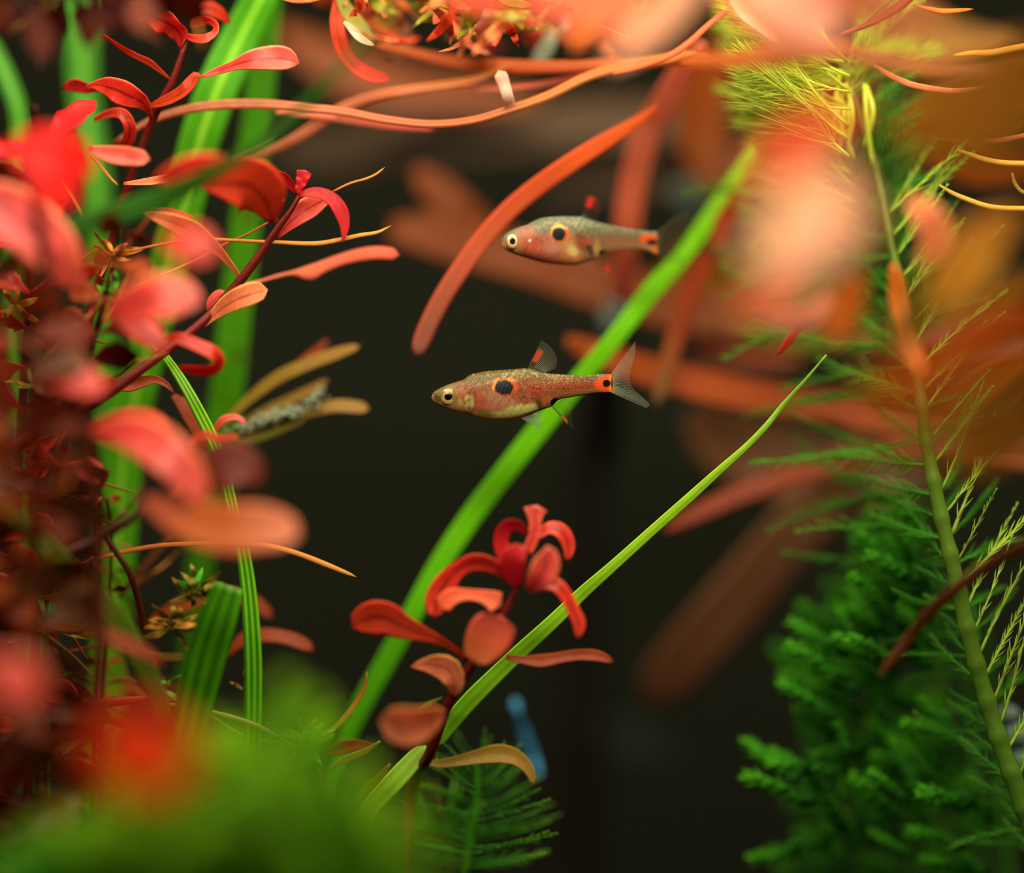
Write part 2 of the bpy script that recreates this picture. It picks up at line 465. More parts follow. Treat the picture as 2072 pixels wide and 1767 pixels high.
def scales(X, Y, L, Hh):
    row = Y / Hh
    r = np.floor(row)
    x = X / L + 0.5 * (r % 2)
    fx, fy = x - np.floor(x), row - r
    e = np.sqrt(((fx - 0.15) / 0.8) ** 2 + ((fy - 0.5) / 0.62) ** 2)
    return smooth(e, 0.72, 1.0), vnoise(np.floor(x) * 1.7, r * 2.3, 5)

def fish_body(spec, root, name='body'):
    ox, oy, sc, dy = spec['ox'], spec['oy'], spec['sc'], spec['dy']
    top, bot, thk = np.array(spec['top'], float), np.array(spec['bot'], float), np.array(spec['thick'], float)
    x0, x1 = top[0, 0], top[-1, 0]
    n, K = 300, 132
    u = np.linspace(0, 1, n)
    xs = x0 + (x1 - x0) * np.where(u < 0.06, 0.06 * (u / 0.06) ** 2 * 0.5 + u * 0.25 * 0 , u - 0.03)
    xs = x0 + (xs - xs[0]) * (x1 - x0) / (xs[-1] - xs[0])
    k = np.ones(9) / 9
    def prof(p):
        v = spline(np.c_[p[:, 0], np.zeros(len(p)), np.zeros(len(p)), p[:, 1]], 600)
        return np.interp(xs, v[:, 0], v[:, 3])
    ytop, ybot, th = prof(top), prof(bot), prof(thk)
    ang = np.arange(K) * 2 * np.pi / K
    ca, sa = np.cos(ang), np.sin(ang)
    X = np.repeat(xs, K)
    mid, h = (ytop + ybot) / 2, (ybot - ytop) / 2
    Y = (mid[:, None] - h[:, None] * np.sign(sa) * np.abs(sa)[None] ** 0.92).ravel()
    Z = (-th[:, None] * (np.sign(ca) * np.abs(ca) ** 0.85)[None]).ravel()
    vv = (Y - np.repeat(ytop, K)) / np.maximum(np.repeat(2 * h, K), 1e-6)
    sidef = np.tile(ca, n)
    C, met, disp = spec['paint'](X, Y, vv)
    # scale and gill relief pushes the skin in or out a little
    Z = Z - np.sign(Z) * disp * np.abs(sidef)
    V = np.zeros((n * K, 3))
    s = 1.0
    px, py = ox + X / sc, oy + Y / sc
    depth = dy + (X - (x0 + x1) / 2) * spec['yaw'] / sc * PX + Z / sc * PX
    dmid = dy + (X - (x0 + x1) / 2) * spec['yaw'] / sc * PX
    f = (D + dmid) / D
    V[:, 0] = (px - 1036) * PX * f + (Z / sc * PX) * (-spec['yaw']) * 0.8
    V[:, 1] = depth
    V[:, 2] = -(py - 883.5) * PX * f
    F = []
    for i in range(n - 1):
        for j in range(K):
            j2 = (j + 1) % K
            F.append((i*K+j, i*K+j2, (i+1)*K+j2, (i+1)*K+j))
    F.append(tuple(range(K))[::-1]); F.append(tuple(range((n-1)*K, n*K)))
    al = spec['alpha'](X, Y, vv) if 'alpha' in spec else np.ones(len(X))
    o = mesh_obj(name, V, F, spec['mat'], root, T=met, C=np.c_[C, al])
    def at(xq, yq, z=0.0):
        dq = dy + (xq - (x0 + x1) / 2) * spec['yaw'] / sc * PX
        fq = (D + dq) / D
        return np.array([(ox + xq / sc - 1036) * PX * fq - z / sc * PX * spec['yaw'] * 0.8, dq + z / sc * PX, -(oy + yq / sc - 883.5) * PX * fq])
    def skin(xq, yq):
        """how far the flank stands out of the middle plane at (xq, yq)"""
        a, b, t = np.interp(xq, xs, ytop), np.interp(xq, xs, ybot), np.interp(xq, xs, th)
        q = np.clip(abs((yq - (a + b) / 2) / ((b - a) / 2)), 0, 1)
        sn = q ** (1 / 0.92)
        return t * (max(1 - sn * sn, 0) ** 0.5) ** 0.85
    return o, at, skin

def fin(name, base, tips, at, root, colf, mat, rays=14, m=14, wob=3.0, z0=0.0, z1=0.0, rayw=2.0, raycol=(150, 150, 120), raya=0.55, label=None):
    base, tips = np.array(base, float), np.array(tips, float)
    nn = rays * 3 + 1
    def res(p, q):
        sp = spline(np.c_[p, np.zeros(len(p))], q)
        return sp[:, :2]
    B, Tp = res(base, nn), res(tips, nn)
    V, C, F = [], [], []
    for i in range(nn):
        a = i / (nn - 1)
        for j in range(m):
            r = j / (m - 1)
            p = B[i] * (1 - r) + Tp[i] * r
            z = z0 + (z1 - z0) * r + wob * math.sin(i * 2.1) * r * 0.35 + wob * math.sin(a * 5 + r * 2)* r
            V.append(at(p[0], p[1], z)); C.append(colf(a, r))
    for i in range(nn - 1):
        for j in range(m - 1):
            F.append((i*m+j, i*m+j+1, (i+1)*m+j+1, (i+1)*m+j))
    fm = [0] * len(F)
    # rays: slim tapering tubes that fork once towards the edge
    for q in range(rays + 1):
        i = q * 3
        if i >= nn: break
        cl = np.array([V[i*m+j] for j in range(m)])
        wv = np.linspace(1.0, 0.25, m) * rayw * PX / 4.3 * 0.5 * 2
        Vt, Ft, _, _ = tube_geo(cl, wv, wv, np.zeros(m), 5)
        o0 = len(V)
        V += [tuple(v) for v in Vt]
        a = i / (nn - 1)
        for j in range(m):
            cc = colf(a, j / (m - 1))
            rc = lin(raycol)
            k = min(1, cc[3] * 0.9)
            C += [(rc[0]*(1-k)+cc[0]*k, rc[1]*(1-k)+cc[1]*k, rc[2]*(1-k)+cc[2]*k, max(raya * (1 - 0.5 * j / m), cc[3]))] * 5
        F += [tuple(v + o0 for v in f) for f in Ft]
    o = mesh_obj(name, V, F, mat, root, C=np.array(C))
    if label: o['label'] = label
    return o

def dome(name, root, at, cx, cy, rx, ry, z, bulge, colf, mat, n=16, K=40, parent=None):
    V, C, F = [], [], []
    for i in range(n + 1):
        r = i / n
        for j in range(K):
            a = 2 * math.pi * j / K
            V.append(at(cx + rx*r*math.cos(a), cy + ry*r*math.sin(a), z - bulge * math.sqrt(max(0, 1 - r*r))))
            c = colf(r, a); C.append((*lin(c), 1))
    for i in range(n):
        for j in range(K):
            j2 = (j + 1) % K
            F.append((i*K+j, i*K+j2, (i+1)*K+j2, (i+1)*K+j))
    # a back so that it is solid
    o0 = len(V)
    V.append(at(cx, cy, z + bulge * 0.8)); C.append((0.01, 0.01, 0.01, 1))
    for j in range(K): F.append((n*K+j, n*K+(j+1) % K, o0))
    return mesh_obj(name, V, F, mat, parent if parent is not None else root, C=np.array(C), T=np.zeros(len(V)))

fish_mat = paintmat('fish_skin', rough=0.40, spec=0.22, transl=0.15, coat=0.02, metal_attr=True)
fish_mat2 = paintmat('clear_fish_skin', rough=0.45, spec=0.3, transl=0.25, coat=0.04, metal_attr=True, alpha=True)
fin_mat = paintmat('fin_membrane', rough=0.4, spec=0.3, transl=0.5, alpha=True)
eye_mat = paintmat('fish_eye', rough=0.15, spec=0.8, transl=0.0, coat=0.6, metal_attr=True)

# --- the rasbora in front, in sharp focus; its drawing is laid out in units of about a quarter of a pixel
topA = [(138,592),(146,566),(165,545),(200,525),(250,500),(300,481),(360,462),(410,446),(440,420),(470,405),(500,396),(600,378),(700,369),(800,362),(900,355),(950,352),(1000,366),(1060,384),(1100,394),(1200,403),(1300,409),(1400,412),(1500,408),(1580,400),(1645,405)]
botA = [(138,604),(146,622),(165,640),(200,662),(250,686),(300,706),(360,726),(400,735),(430,736),(470,752),(500,765),(600,785),(700,793),(800,786),(900,766),(950,748),(1010,722),(1060,705),(1100,690),(1150,672),(1200,622),(1300,599),(1400,580),(1500,563),(1580,556),(1645,552)]
thA = [(138,5),(160,28),(200,48),(280,72),(360,92),(450,108),(600,118),(760,112),(900,92),(1050,66),(1200,44),(1400,26),(1560,16),(1645,8)]
def paintA(X, Y, v):
    p = Paint(len(X), (112, 94, 56))
    nz = fbm(X / 26, Y / 22, 1); n2 = fbm(X / 60, Y / 50, 9); n3 = fbm(X / 11, Y / 11, 4)
    p.to((150, 86, 50), smooth(v, 0.18, 0.42))
    p.to((186, 88, 56), ell(X, Y, 1150, 500, 420, 60, 0.6) * 0.75)
    p.to((196, 104, 72), smooth(v, 0.42, 0.62) * (1 - smooth(X, 900, 1080)))
    p.to((196, 120, 90), ell(X, Y, 640, 640, 190, 80, 0.5, jit=(n2-.5)*.5) * 0.9)
    p.to((206, 160, 120), ell(X, Y, 700, 610, 130, 40, 0.6, rot=0.3, jit=(n2-.5)*.8) * 0.6)
    p.to((172, 112, 62), smooth(v, 0.55, 0.8) * smooth(X, 1050, 1250))
    # head
    hd = 1 - smooth(X, 380, 470)
    p.to((140, 112, 62), hd * (1 - smooth(v, 0.5, 0.9)))
    p.to((186, 138, 84), hd * smooth(v, 0.55, 0.95))
    p.to((160, 78, 50), ell(X, Y, 400, 545, 56, 80, 0.6, rot=-0.3, jit=(n3-.5)*1.6) * 0.75)
    p.to((110, 70, 42), smooth(n3, .5, .7) * ell(X, Y, 390, 510, 90, 60, .5) * .7)
    p.to((205, 120, 100), ell(X, Y, 385, 550, 40, 50, 0.3, jit=(n3-.5)*2.2) * 0.4)
    p.to((188, 90, 66), ell(X, Y, 520, 640, 70, 110, 0.5, jit=(nz-.5)*.5) * 0.8)
    p.to((120, 96, 48), ell(X, Y, 200, 540, 60, 26, 0.5, rot=-0.5) * 0.7)
    p.to((80, 62, 34), ell(X, Y, 185, 606, 22, 38, 0.4, rot=-0.5) * 0.8)          # corner of the mouth
    p.to((206, 150, 104), ell(X, Y, 146, 590, 14, 16, 0.4) * 0.9)
    p.to((60, 44, 28), ell(X, Y, 158, 598, 30, 4, 0.5, rot=0.35) * 0.9)
    # gill cover plate
    plate = ell(X, Y, 447, 640, 44, 72, 0.12, jit=(nz-.5)*.25)
    p.to((216, 190, 112), plate)
    cell = np.abs(np.sin(X/15 + nz*3) * np.sin(Y/19 + nz*3))
    p.to((120, 88, 46), plate * (1 - smooth(cell, 0.04, 0.22)) * 0.8)
    p.to((196, 164, 90), ell(X, Y, 375, 640, 18, 34, 0.4, rot=-0.3) * 0.8)
    arc = np.abs(np.sqrt(((X - 385) / 118) ** 2 + ((Y - 600) / 150) ** 2) - 1)
    gill = (1 - smooth(arc, 0.0, 0.06)) * smooth(X, 420, 440) * smooth(v, .15, .3)
    p.to((130, 62, 42), gill * 0.6)
    # pale yellow belly flank
    yb = ell(X, Y, 880, 705, 150, 44, 0.35, rot=-0.18, jit=(nz-.5)*.7)
    yb = np.maximum(yb, ell(X, Y, 680, 748, 180, 30, 0.4, rot=0.02, jit=(nz-.5)*.7))
    p.to((232, 230, 125), yb)
    p.to((160, 168, 70), yb * smooth(n3, 0.5, 0.75) * 0.7)
    p.to((238, 236, 170), yb * smooth(n3, 0.62, 0.8) * ell(X, Y, 900, 690, 110, 30, 0.5) )
    p.to((112, 108, 40), ell(X, Y, 590, 735, 70, 30, 0.5, jit=(nz-.5)*1.2) * 0.75)
    rib = np.sin((X + (Y - 640) * 0.55) / 11)
    ribm = ell(X, Y, 780, 640, 170, 70, 0.4)
    p.to((150, 70, 45), ribm * smooth(rib, 0.55, 1.0) * 0.4)
    p.to((70, 60, 28), ell(X, Y, 960, 728, 130, 7, 0.5, rot=-0.3, jit=(nz-.5)*.4) * 0.9)
    p.to((216, 124, 84), smooth(v, 0.9, 0.985) * (1 - smooth(X, 880, 960)) * smooth(X, 200, 420))
    # flank behind: dark smudge and orange round the vent
    p.to((86, 58, 30), ell(X, Y, 1045, 660, 26, 62, 0.5, rot=-0.5, jit=(nz-.5)*.8) * 0.85)
    p.to((206, 120, 52), ell(X, Y, 1110, 640, 50, 60, 0.5, rot=-0.3, jit=(nz-.5)*.5) * 0.85)
    # speckle of pigment in the middle of the flank
    spk = smooth(n3 + (nz - .5) * .5, 0.56, 0.72)
    p.to((84, 40, 24), spk * (ell(X, Y, 760, 520, 330, 75, 0.5) + ell(X, Y, 950, 580, 120, 70, 0.5)) * 0.75 * (X > 420))
    p.to((205, 84, 54), ell(X, Y, 1000, 560, 70, 30, 0.6, rot=0.5, jit=(nz-.5)*.8) * 0.6)
    line = 515 - 0.02 * (X - 900)
    p.to((196, 76, 52), np.exp(-((Y - line) / 17) ** 2) * smooth(X, 840, 960) * (1 - smooth(X, 1480, 1560)) * 0.8)
    p.to((84, 44, 30), np.exp(-((Y - line - 12) / 5) ** 2) * smooth(X, 860, 1000) * (1 - smooth(X, 1480, 1560)) * 0.5 * smooth(n3, .3, .6))
    p.to((60, 36, 18), smooth(v, 0.93, 1.0) * smooth(X, 1230, 1300) * 0.8)
    p.to((214, 150, 90), (smooth(v, 0.97, 1.0)) * smooth(X, 1200, 1300) * 0.5)
    # scales
    e, rnd = scales(X + (Y - 400) * 0.1, Y + 8 * np.sin(X / 170), 27, 24)
    reg = smooth(X, 410, 480) * (1 - 0.75 * smooth(v, 0.62, 0.8) * (1 - smooth(X, 1000, 1150)))
    p.mul(1 - 0.42 * e * reg)
    p.to((196, 172, 116), (1 - e) * reg * smooth(rnd, 0.35, 1.0) * (1 - smooth(v, 0.2, 0.42)) * 0.65)
    p.to((205, 140, 80), smooth(n3, .6, .75) * ell(X, Y, 560, 490, 120, 40, .5) * .6)
    p.to((70, 66, 50), (1 - smooth(v, 0.0, 0.05)) * 0.6)
    p.to((70, 48, 28), smooth(fbm(X / 8, Y / 8, 14), .58, .68) * smooth(X, 400, 500) * (1 - smooth(v, .55, .72) * (1 - smooth(X, 1000, 1100))) * .6)
    p.to((214, 176, 120), smooth(fbm(X / 9, Y / 7, 15), .62, .72) * smooth(X, 380, 460) * (1 - smooth(v, .3, .6)) * .6)
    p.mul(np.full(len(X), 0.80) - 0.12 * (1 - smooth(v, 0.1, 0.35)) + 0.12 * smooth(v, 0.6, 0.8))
    # the three black spots
    st = np.sin((X + (Y - 515) * 0.35) / 5.2)
    jit = (nz - .5) * .25 + st * 0.05
    halo = ell(X, Y, 746, 512, 100, 82, 0.2, jit=(nz-.5)*.75)
    p.to((200, 80, 38), halo * (0.45 + 0.45 * ell(X, Y, 800, 540, 90, 90, .6)))
    p.to((240, 168, 80), halo * smooth(Y, 500, 440) * 0.85 * smooth(n3, .3, .55))
    p.to((236, 150, 66), halo * ell(X, Y, 650, 505, 26, 46, .5) * .8)
    p.to((12, 14, 24), ell(X, Y, 741, 517, 78, 64, 0.10, jit=jit))
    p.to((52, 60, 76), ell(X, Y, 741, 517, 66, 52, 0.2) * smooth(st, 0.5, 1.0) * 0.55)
    tw = smooth(X, 1470, 1540) * (1 - smooth(np.abs(Y - 488) - 12 - (X - 1480) * 0.42, 0, 14 + nz * 10))
    p.to((236, 84, 36), tw)
    p.to((240, 160, 50), smooth(X, 1615, 1645) * (ell(X, Y, 1650, 530, 40, 34, .4) + ell(X, Y, 1650, 440, 34, 26, .4)))
    p.to((14, 10, 10), ell(X, Y, 1606, 481, 33, 31, 0.15, jit=(nz-.5)*.3))
    p.to((12, 10, 10), ell(X, Y, 1165, 634, 40, 27, 0.15, rot=-0.7, jit=(nz-.5)*.3))
    met = np.clip(0.12 * yb + 0.15 * plate + 0.08 * reg, 0, 0.3)
    disp = (1 - e) * reg * 1.6 + plate * 2.5 - gill * 3.0 - ell(X, Y, 280, 590, 74, 74, 0.1) * 3 - np.exp(-((Y - 600 - (X - 140) * .35) / 4) ** 2) * (X < 190) * 4
    return p.c, met, disp

fA = thing('rasbora', 'sharply seen fish with a round golden eye swimming below its twin', 'fish', P(1060, 800, 0.0), 'pair of spotted fish in open water')
specA = dict(ox=840, oy=660, sc=4.144, dy=0.0, yaw=0.06, top=topA, bot=botA, thick=thA, paint=paintA, mat=fish_mat)
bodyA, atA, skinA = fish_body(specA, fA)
def eyecol(r, a):
    if r < 0.47: return (6, 6, 8)
    if r < 0.53: return (215, 192, 105)
    if r < 0.70: return (186, 158, 76)
    if r < 0.78: return (96, 76, 44)
    if r < 0.95: return (130, 108, 78) if math.sin(a) < 0.2 else (186, 160, 98)
    return (96, 76, 48)
zA = -skinA(282, 588)
for sgn in (1, -1):
    ez = zA * sgn
    e = dome('eye', fA, atA, 280, 590, 70, 70, ez + 6 * sgn, 18 * sgn, eyecol, eye_mat)
    dome('pupil', fA, atA, 275, 592, 34, 34, ez - 9 * sgn, 6 * sgn, lambda r, a: (5, 5, 7), eye_mat, n=6, K=24, parent=e)
# fins
def dorsA(a, r):
    c = lin((150, 140, 110)); al = 0.13
    if a < 0.30:
        k = min(1.0, 1.5 * math.exp(-((a - 0.13) / 0.10) ** 2))
        if r > 0.26:
            kk = k * float(1 - smooth(np.array(r), 0.62, 0.78))
            c = tuple(p * (1 - kk) + q * kk for p, q in zip(c, lin((236, 70, 30)))); al = 0.10 + 0.85 * kk
        else: c = lin((60, 50, 22)); al = 0.13 + 0.75 * k
    if r < 0.12: c = lin((70, 60, 25)); al = 0.6
    return (*c, float(al))
fin('dorsal_fin', [(946,356),(1010,372),(1078,392)], [(1062,118),(1130,170),(1188,270),(1182,350)], atA, fA, dorsA, fin_mat, rays=14, raycol=(190, 190, 165), raya=0.75, label='clear dorsal fin with a red streak')
def caudA(a, r):
    edge = abs(a - 0.5) * 2
    c = lin((165, 168, 150)); al = 0.10 + 0.20 * r * edge
    if r < 0.10: c = lin((226, 150, 50)); al = 0.75 - r * 4
    return (*c, al)
fin('tail_fin', [(1640,408),(1652,450),(1656,480),(1652,515),(1640,552)],
    [(1846,132),(1842,250),(1800,400),(1800,452),(1826,520),(1900,590),(1966,660),(1940,686)], atA, fA, caudA, fin_mat, rays=22, m=16, raycol=(205, 205, 185), raya=0.7)
def analA(a, r):
    c = lin((120, 130, 90)); al = 0.05 + 0.05 * r
    if a < 0.10: c = lin((30, 36, 20)); al = 0.6
    if a < 0.16 and 0.42 < r < 0.75: c = lin((226, 104, 40)); al = 0.8
    return (*c, al)
fin('anal_fin', [(1148,678),(1190,640),(1245,610)], [(1325,878),(1318,800),(1312,700),(1332,616)], atA, fA, analA, fin_mat, rays=13, raycol=(40, 44, 24), raya=0.65, label='fan of dark rays with an orange fleck')
def pelvA(a, r):
    return (*lin((170, 170, 150)), 0.22 + 0.12 * math.sin(a * 9))
for z in (-40, 30):
    fin('pelvic_fin', [(888,772),(950,750),(1020,722)], [(1048,862),(1058,820),(1052,748)], atA, fA, pelvA, fin_mat, rays=8, z0=z, z1=z * 1.4, raycol=(190, 190, 170))

# --- the second rasbora, a little behind, its head turned to the pane
topB = [(160,590),(166,560),(180,532),(205,508),(230,490),(265,472),(300,456),(350,440),(400,424),(450,396),(520,368),(620,356),(700,352),(800,353),(880,357),(910,366),(960,380),(1000,394),(1100,420),(1200,440),(1300,460),(1400,477),(1480,486),(1576,492)]
botB = [(160,600),(168,625),(185,648),(215,668),(260,690),(310,708),(350,720),(450,750),(550,775),(650,787),(750,796),(830,796),(900,776),(1000,746),(1050,732),(1075,695),(1100,680),(1200,662),(1300,652),(1400,650),(1480,662),(1576,698)]
thB = [(160,8),(180,42),(230,80),(300,100),(420,118),(600,122),(800,105),(950,80),(1100,52),(1300,32),(1450,22),(1576,10)]
def paintB(X, Y, v):
    p = Paint(len(X), (118, 116, 90))
    nz = fbm(X / 26, Y / 22, 21); n2 = fbm(X / 60, Y / 50, 29); n3 = fbm(X / 11, Y / 11, 24)
    p.to((150, 110, 80), smooth(v, 0.25, 0.45))
    p.to((182, 92, 70), smooth(v, 0.35, 0.55) * (1 - smooth(X, 700, 1000)))
    p.to((160, 112, 78), smooth(v, .3, .6) * smooth(X, 900, 1100))
    hd = 1 - smooth(X, 270, 360)
    p.to((180, 130, 84), hd * smooth(v, 0.2, 0.6))
    p.to((196, 146, 86), hd * smooth(v, .7, .95))
    p.to((198, 72, 56), ell(X, Y, 400, 620, 110, 100, 0.5, jit=(n2-.5)*1.4) * 0.6)
    p.to((186, 100, 70), ell(X, Y, 370, 510, 80, 70, 0.5, jit=(nz-.5)*1.0) * 0.7)
    p.to((212, 92, 70), ell(X, Y, 430, 640, 60, 60, 0.5, jit=(nz-.5)*1.6) * 0.6)
    p.to((216, 150, 110), smooth(n3, .55, .7) * ell(X, Y, 480, 640, 200, 110, .5) * .5)
    p.to((206, 140, 108), ell(X, Y, 600, 620, 90, 90, 0.6, jit=(n2-.5)*.7) * 0.7)
    p.to((206, 150, 84), ell(X, Y, 760, 640, 90, 120, 0.5, rot=-0.3, jit=(nz-.5)*.9) * 0.8)
    p.to((222, 196, 124), ell(X, Y, 780, 680, 44, 60, 0.5, rot=-0.5, jit=(nz-.5)*1.1) * 0.8)
    p.to((212, 120, 76), ell(X, Y, 740, 760, 150, 40, 0.5, jit=(nz-.5)*.6) * 0.8)
    p.to((130, 60, 38), ell(X, Y, 860, 590, 60, 90, 0.5, rot=-0.5, jit=(nz-.5)*1.0) * 0.75)
    p.to((60, 40, 24), ell(X, Y, 950, 660, 34, 60, 0.5, rot=-0.4, jit=(nz-.5)*.9) * 0.85)
    p.to((196, 150, 84), ell(X, Y, 1010, 640, 34, 70, 0.5, jit=(nz-.5)*.7) * 0.8)
    p.to((222, 214, 190), ell(X, Y, 385, 580, 13, 13, 0.4))
    p.to((206, 80, 58), ell(X, Y, 920, 585, 60, 24, .6, jit=(nz-.5)*.8) * .7)
    spk = smooth(n3 + (nz - .5) * .5, 0.56, 0.72)
    p.to((96, 44, 30), spk * ell(X, Y, 640, 520, 380, 90, 0.5) * 0.6 * (X > 310))
    e, rnd = scales(X, Y + 8 * np.sin(X / 170), 29, 25)
    reg = smooth(X, 380, 440) * (1 - 0.8 * smooth(v, 0.55, 0.75))
    p.mul(1 - 0.34 * e * reg)
    p.to((176, 178, 140), (1 - e) * reg * smooth(rnd, 0.3, 1.0) * (1 - smooth(v, 0.2, 0.42)) * 0.6)
    p.to((120, 140, 150), (1 - smooth(v, 0.0, 0.05)) * 0.6)
    p.to((206, 140, 66), smooth(v, 0.95, 1.0) * smooth(X, 1090, 1200))
    halo = ell(X, Y, 655, 515, 92, 82, 0.22, jit=(nz-.5)*.45)
    p.to((214, 92, 52), halo * 0.85)
    p.to((246, 196, 110), halo * smooth(Y, 485, 455))
    p.to((240, 176, 90), halo * ell(X, Y, 590, 490, 26, 40, .5) * .8)
    p.to((14, 18, 26), ell(X, Y, 648, 520, 62, 60, 0.14, jit=(nz-.5)*.2))
    p.to((236, 86, 36), ell(X, Y, 1490, 555, 84, 40, 0.3, jit=(nz-.5)*.3))
    p.to((206, 110, 50), ell(X, Y, 1560, 660, 36, 40, .5) * .9)
    p.to((40, 16, 12), ell(X, Y, 1525, 588, 52, 26, 0.25))
    p.to((30, 18, 12), ell(X, Y, 1072, 684, 42, 28, 0.25))
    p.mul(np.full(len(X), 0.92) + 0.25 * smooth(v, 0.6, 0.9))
    met = np.clip(0.1 * reg, 0, 0.6)
    disp = (1 - e) * reg * 1.4
    return p.c, met, disp
def alphaB(X, Y, v):
    return 1 - 0.30 * smooth(X, 850, 1150) * (1 - smooth(X, 1380, 1450))
fB = thing('rasbora', 'softer blurred fish with its head turned and a gold eye above its twin', 'fish', P(1170, 490, 0.004), 'pair of spotted fish in open water')
specB = dict(ox=980, oy=360, sc=4.504, dy=0.0045, yaw=0.32, top=topB, bot=botB, thick=thB, paint=paintB, alpha=alphaB, mat=fish_mat2)
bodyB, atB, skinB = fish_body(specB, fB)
def eyecolB(r, a):
    if r < 0.42: return (70, 40, 22)
    if r < 0.56: return (232, 206, 150)
    if r < 0.8: return (206, 170, 110)
    return (176, 124, 74)
zB = -skinB(236, 584)
for sgn in (1, -1):
    ez = zB * sgn
    e = dome('eye', fB, atB, 236, 585, 60, 72, ez + 10 * sgn, 30 * sgn, eyecolB, eye_mat)
    dome('pupil', fB, atB, 228, 580, 22, 34, ez - 17 * sgn, 6 * sgn, lambda r, a: (22, 14, 10), eye_mat, n=6, K=24, parent=e)
def dorsB(a, r):
    c = lin((120, 115, 90)); al = 0.06
    k = math.exp(-((a - 0.28) / 0.16) ** 2)
    if r > 0.50: c = lin((235, 45, 28)); al = 0.06 + 0.9 * k * (r < 0.97)
    elif r > 0.1: c = lin((70, 20, 14)); al = 0.06 + 0.7 * k
    if r < 0.15 and a < .2: c = lin((150, 160, 130)); al = 0.5
    return (*c, float(al))
fin('dorsal_fin', [(884,360),(950,378),(1020,398)], [(930,160),(975,165),(1030,190),(1060,260)], atB, fB, dorsB, fin_mat, rays=8, raya=0.10, label='dorsal fin with a red flash')
def caudB(a, r):
    c = lin((110, 95, 60)); al = 0.10 + 0.10 * r
    if r < 0.06: c = lin((216, 130, 60)); al = 0.5
    return (*c, al)
fin('tail_fin', [(1572,496),(1582,560),(1586,600),(1580,650),(1572,692)],
    [(1700,380),(1840,300),(1880,360),(1800,520),(1760,600),(1770,660),(1830,740),(1810,800),(1700,770)], atB, fB, caudB, fin_mat, rays=18, m=14, raycol=(150, 140, 100), raya=0.3)
def analB(a, r):
    c = lin((110, 80, 50)); al = 0.08
    if a < 0.35 and 0.50 < r < 0.85: c = lin((230, 60, 30)); al = 0.7
    return (*c, al)
fin('anal_fin', [(1040,735),(1075,712),(1110,684)], [(1140,910),(1160,850),(1170,760),(1160,690)], atB, fB, analB, fin_mat, rays=9, raycol=(90, 70, 40), raya=0.2)
for z in (-45, 35):
    fin('pelvic_fin', [(830,792),(880,782),(930,766)], [(960,850),(985,830),(990,780)], atB, fB, lambda a, r: (*lin((150, 110, 80)), 0.10), fin_mat, rays=6, z0=z, z1=z*1.3, raya=0.15)
# ------------------------------------------------------------------ long green ribbon leaves
GR = 'green ribbon leaves'
def strap(name, label, cat, group, pts, mat, **kw):
    V, F, T, S = leaf_geo(pts, **kw)
    o = mesh_obj(name, V, F, M[mat] if isinstance(mat, str) else mat, None, T, S, origin=V[-1])
    return tag(o, label, cat, group)

strap('ribbon_leaf', 'widest bright green ribbon leaf slanting down behind the red leaves', 'leaf', GR,
      [(590,-160,60,14),(535,-20,68,13),(490,70,76,13),(440,180,82,12),(400,300,80,12),(372,420,76,12),(345,520,74,13),(318,620,74,14),(290,740,74,15),(262,850,78,16),(246,960,80,17),(236,1100,78,17),(226,1250,74,18),(214,1400,70,19),(205,1560,66,20),(198,1800,60,22)], 'blade', roll=0.25, cup=0.12, th=0.2, ends=(0.02, 0.02))
strap('ribbon_leaf', 'darker brown-flecked green ribbon leaf hanging just behind the widest one', 'leaf', GR,
      [(545,-140,60,20),(540,0,62,20),(525,200,62,20),(507,350,62,20),(493,500,64,20),(478,620,68,20),(465,750,70,20),(447,870,66,21),(425,1000,60,22),(408,1120,56,23),(395,1240,50,24),(380,1400,44,26),(365,1800,40,30)], 'blade_dark', roll=-0.3, th=0.2)
strap('ribbon_leaf', 'soft pale green ribbon leaf upright behind the uppermost red sprig', 'leaf', GR,
      [(150,-120,60,30),(163,60,64,30),(170,200,58,30),(190,330,56,30),(202,460,54,30),(210,620,50,30),(215,800,48,30),(220,1000,44,32),(222,1300,40,34),(222,1800,36,36)], 'blade_soft', roll=0.3, th=0.2)
strap('ribbon_leaf', 'thin green ribbon leaf bending at the far edge beside dark red foliage', 'leaf', GR,
      [(-30,70,34,18),(10,150,36,18),(38,230,34,18),(36,340,32,18),(24,480,30,20),(22,640,28,22),(40,900,28,24),(60,1300,26,26),(60,1800,26,28)], 'blade_soft', roll=0.5, th=0.2)
strap('ribbon_leaf', 'blurred dark green blade crossing diagonally in front of both broad leaves', 'leaf', GR,
      [(800,20,8,-24),(700,125,14,-24),(610,220,18,-23),(520,298,22,-22),(430,350,30,-20),(330,400,42,-17),(230,435,44,-17),(150,460,40,-17),(40,520,36,-16),(-80,600,30,-10)], 'blade_deep', roll=0.2, th=0.2, ends=(0.0, 0.02))
strap('ribbon_leaf', 'broad cut-off green leaf stump with dark lengthwise folds', 'leaf', GR,
      [(462,1185,60,-6),(440,1250,74,-6),(418,1320,80,-5),(398,1400,76,-4),(380,1480,70,-3),(366,1560,66,0),(352,1700,60,6),(345,1850,60,10)], 'blade_cut', roll=0.3, cup=0.4, th=0.35, ends=(0.0, 0.02))
strap('ribbon_leaf', 'slender striped green blade arching up in focus beside the cut-off leaf', 'leaf', GR,
      [(240,610,5,2),(300,685,13,1.5),(340,730,17,1),(370,775,21,0.6),(403,835,25,0.3),(430,890,25,0.3),(452,955,24,0.4),(472,1040,25,1),(490,1110,28,1.4),(503,1200,32,1.8),(511,1320,36,2),(512,1430,36,2.5),(511,1520,34,3),(512,1640,30,4),(510,1850,28,8)], 'blade_edge', roll=0.2, cup=0.25, th=0.25)
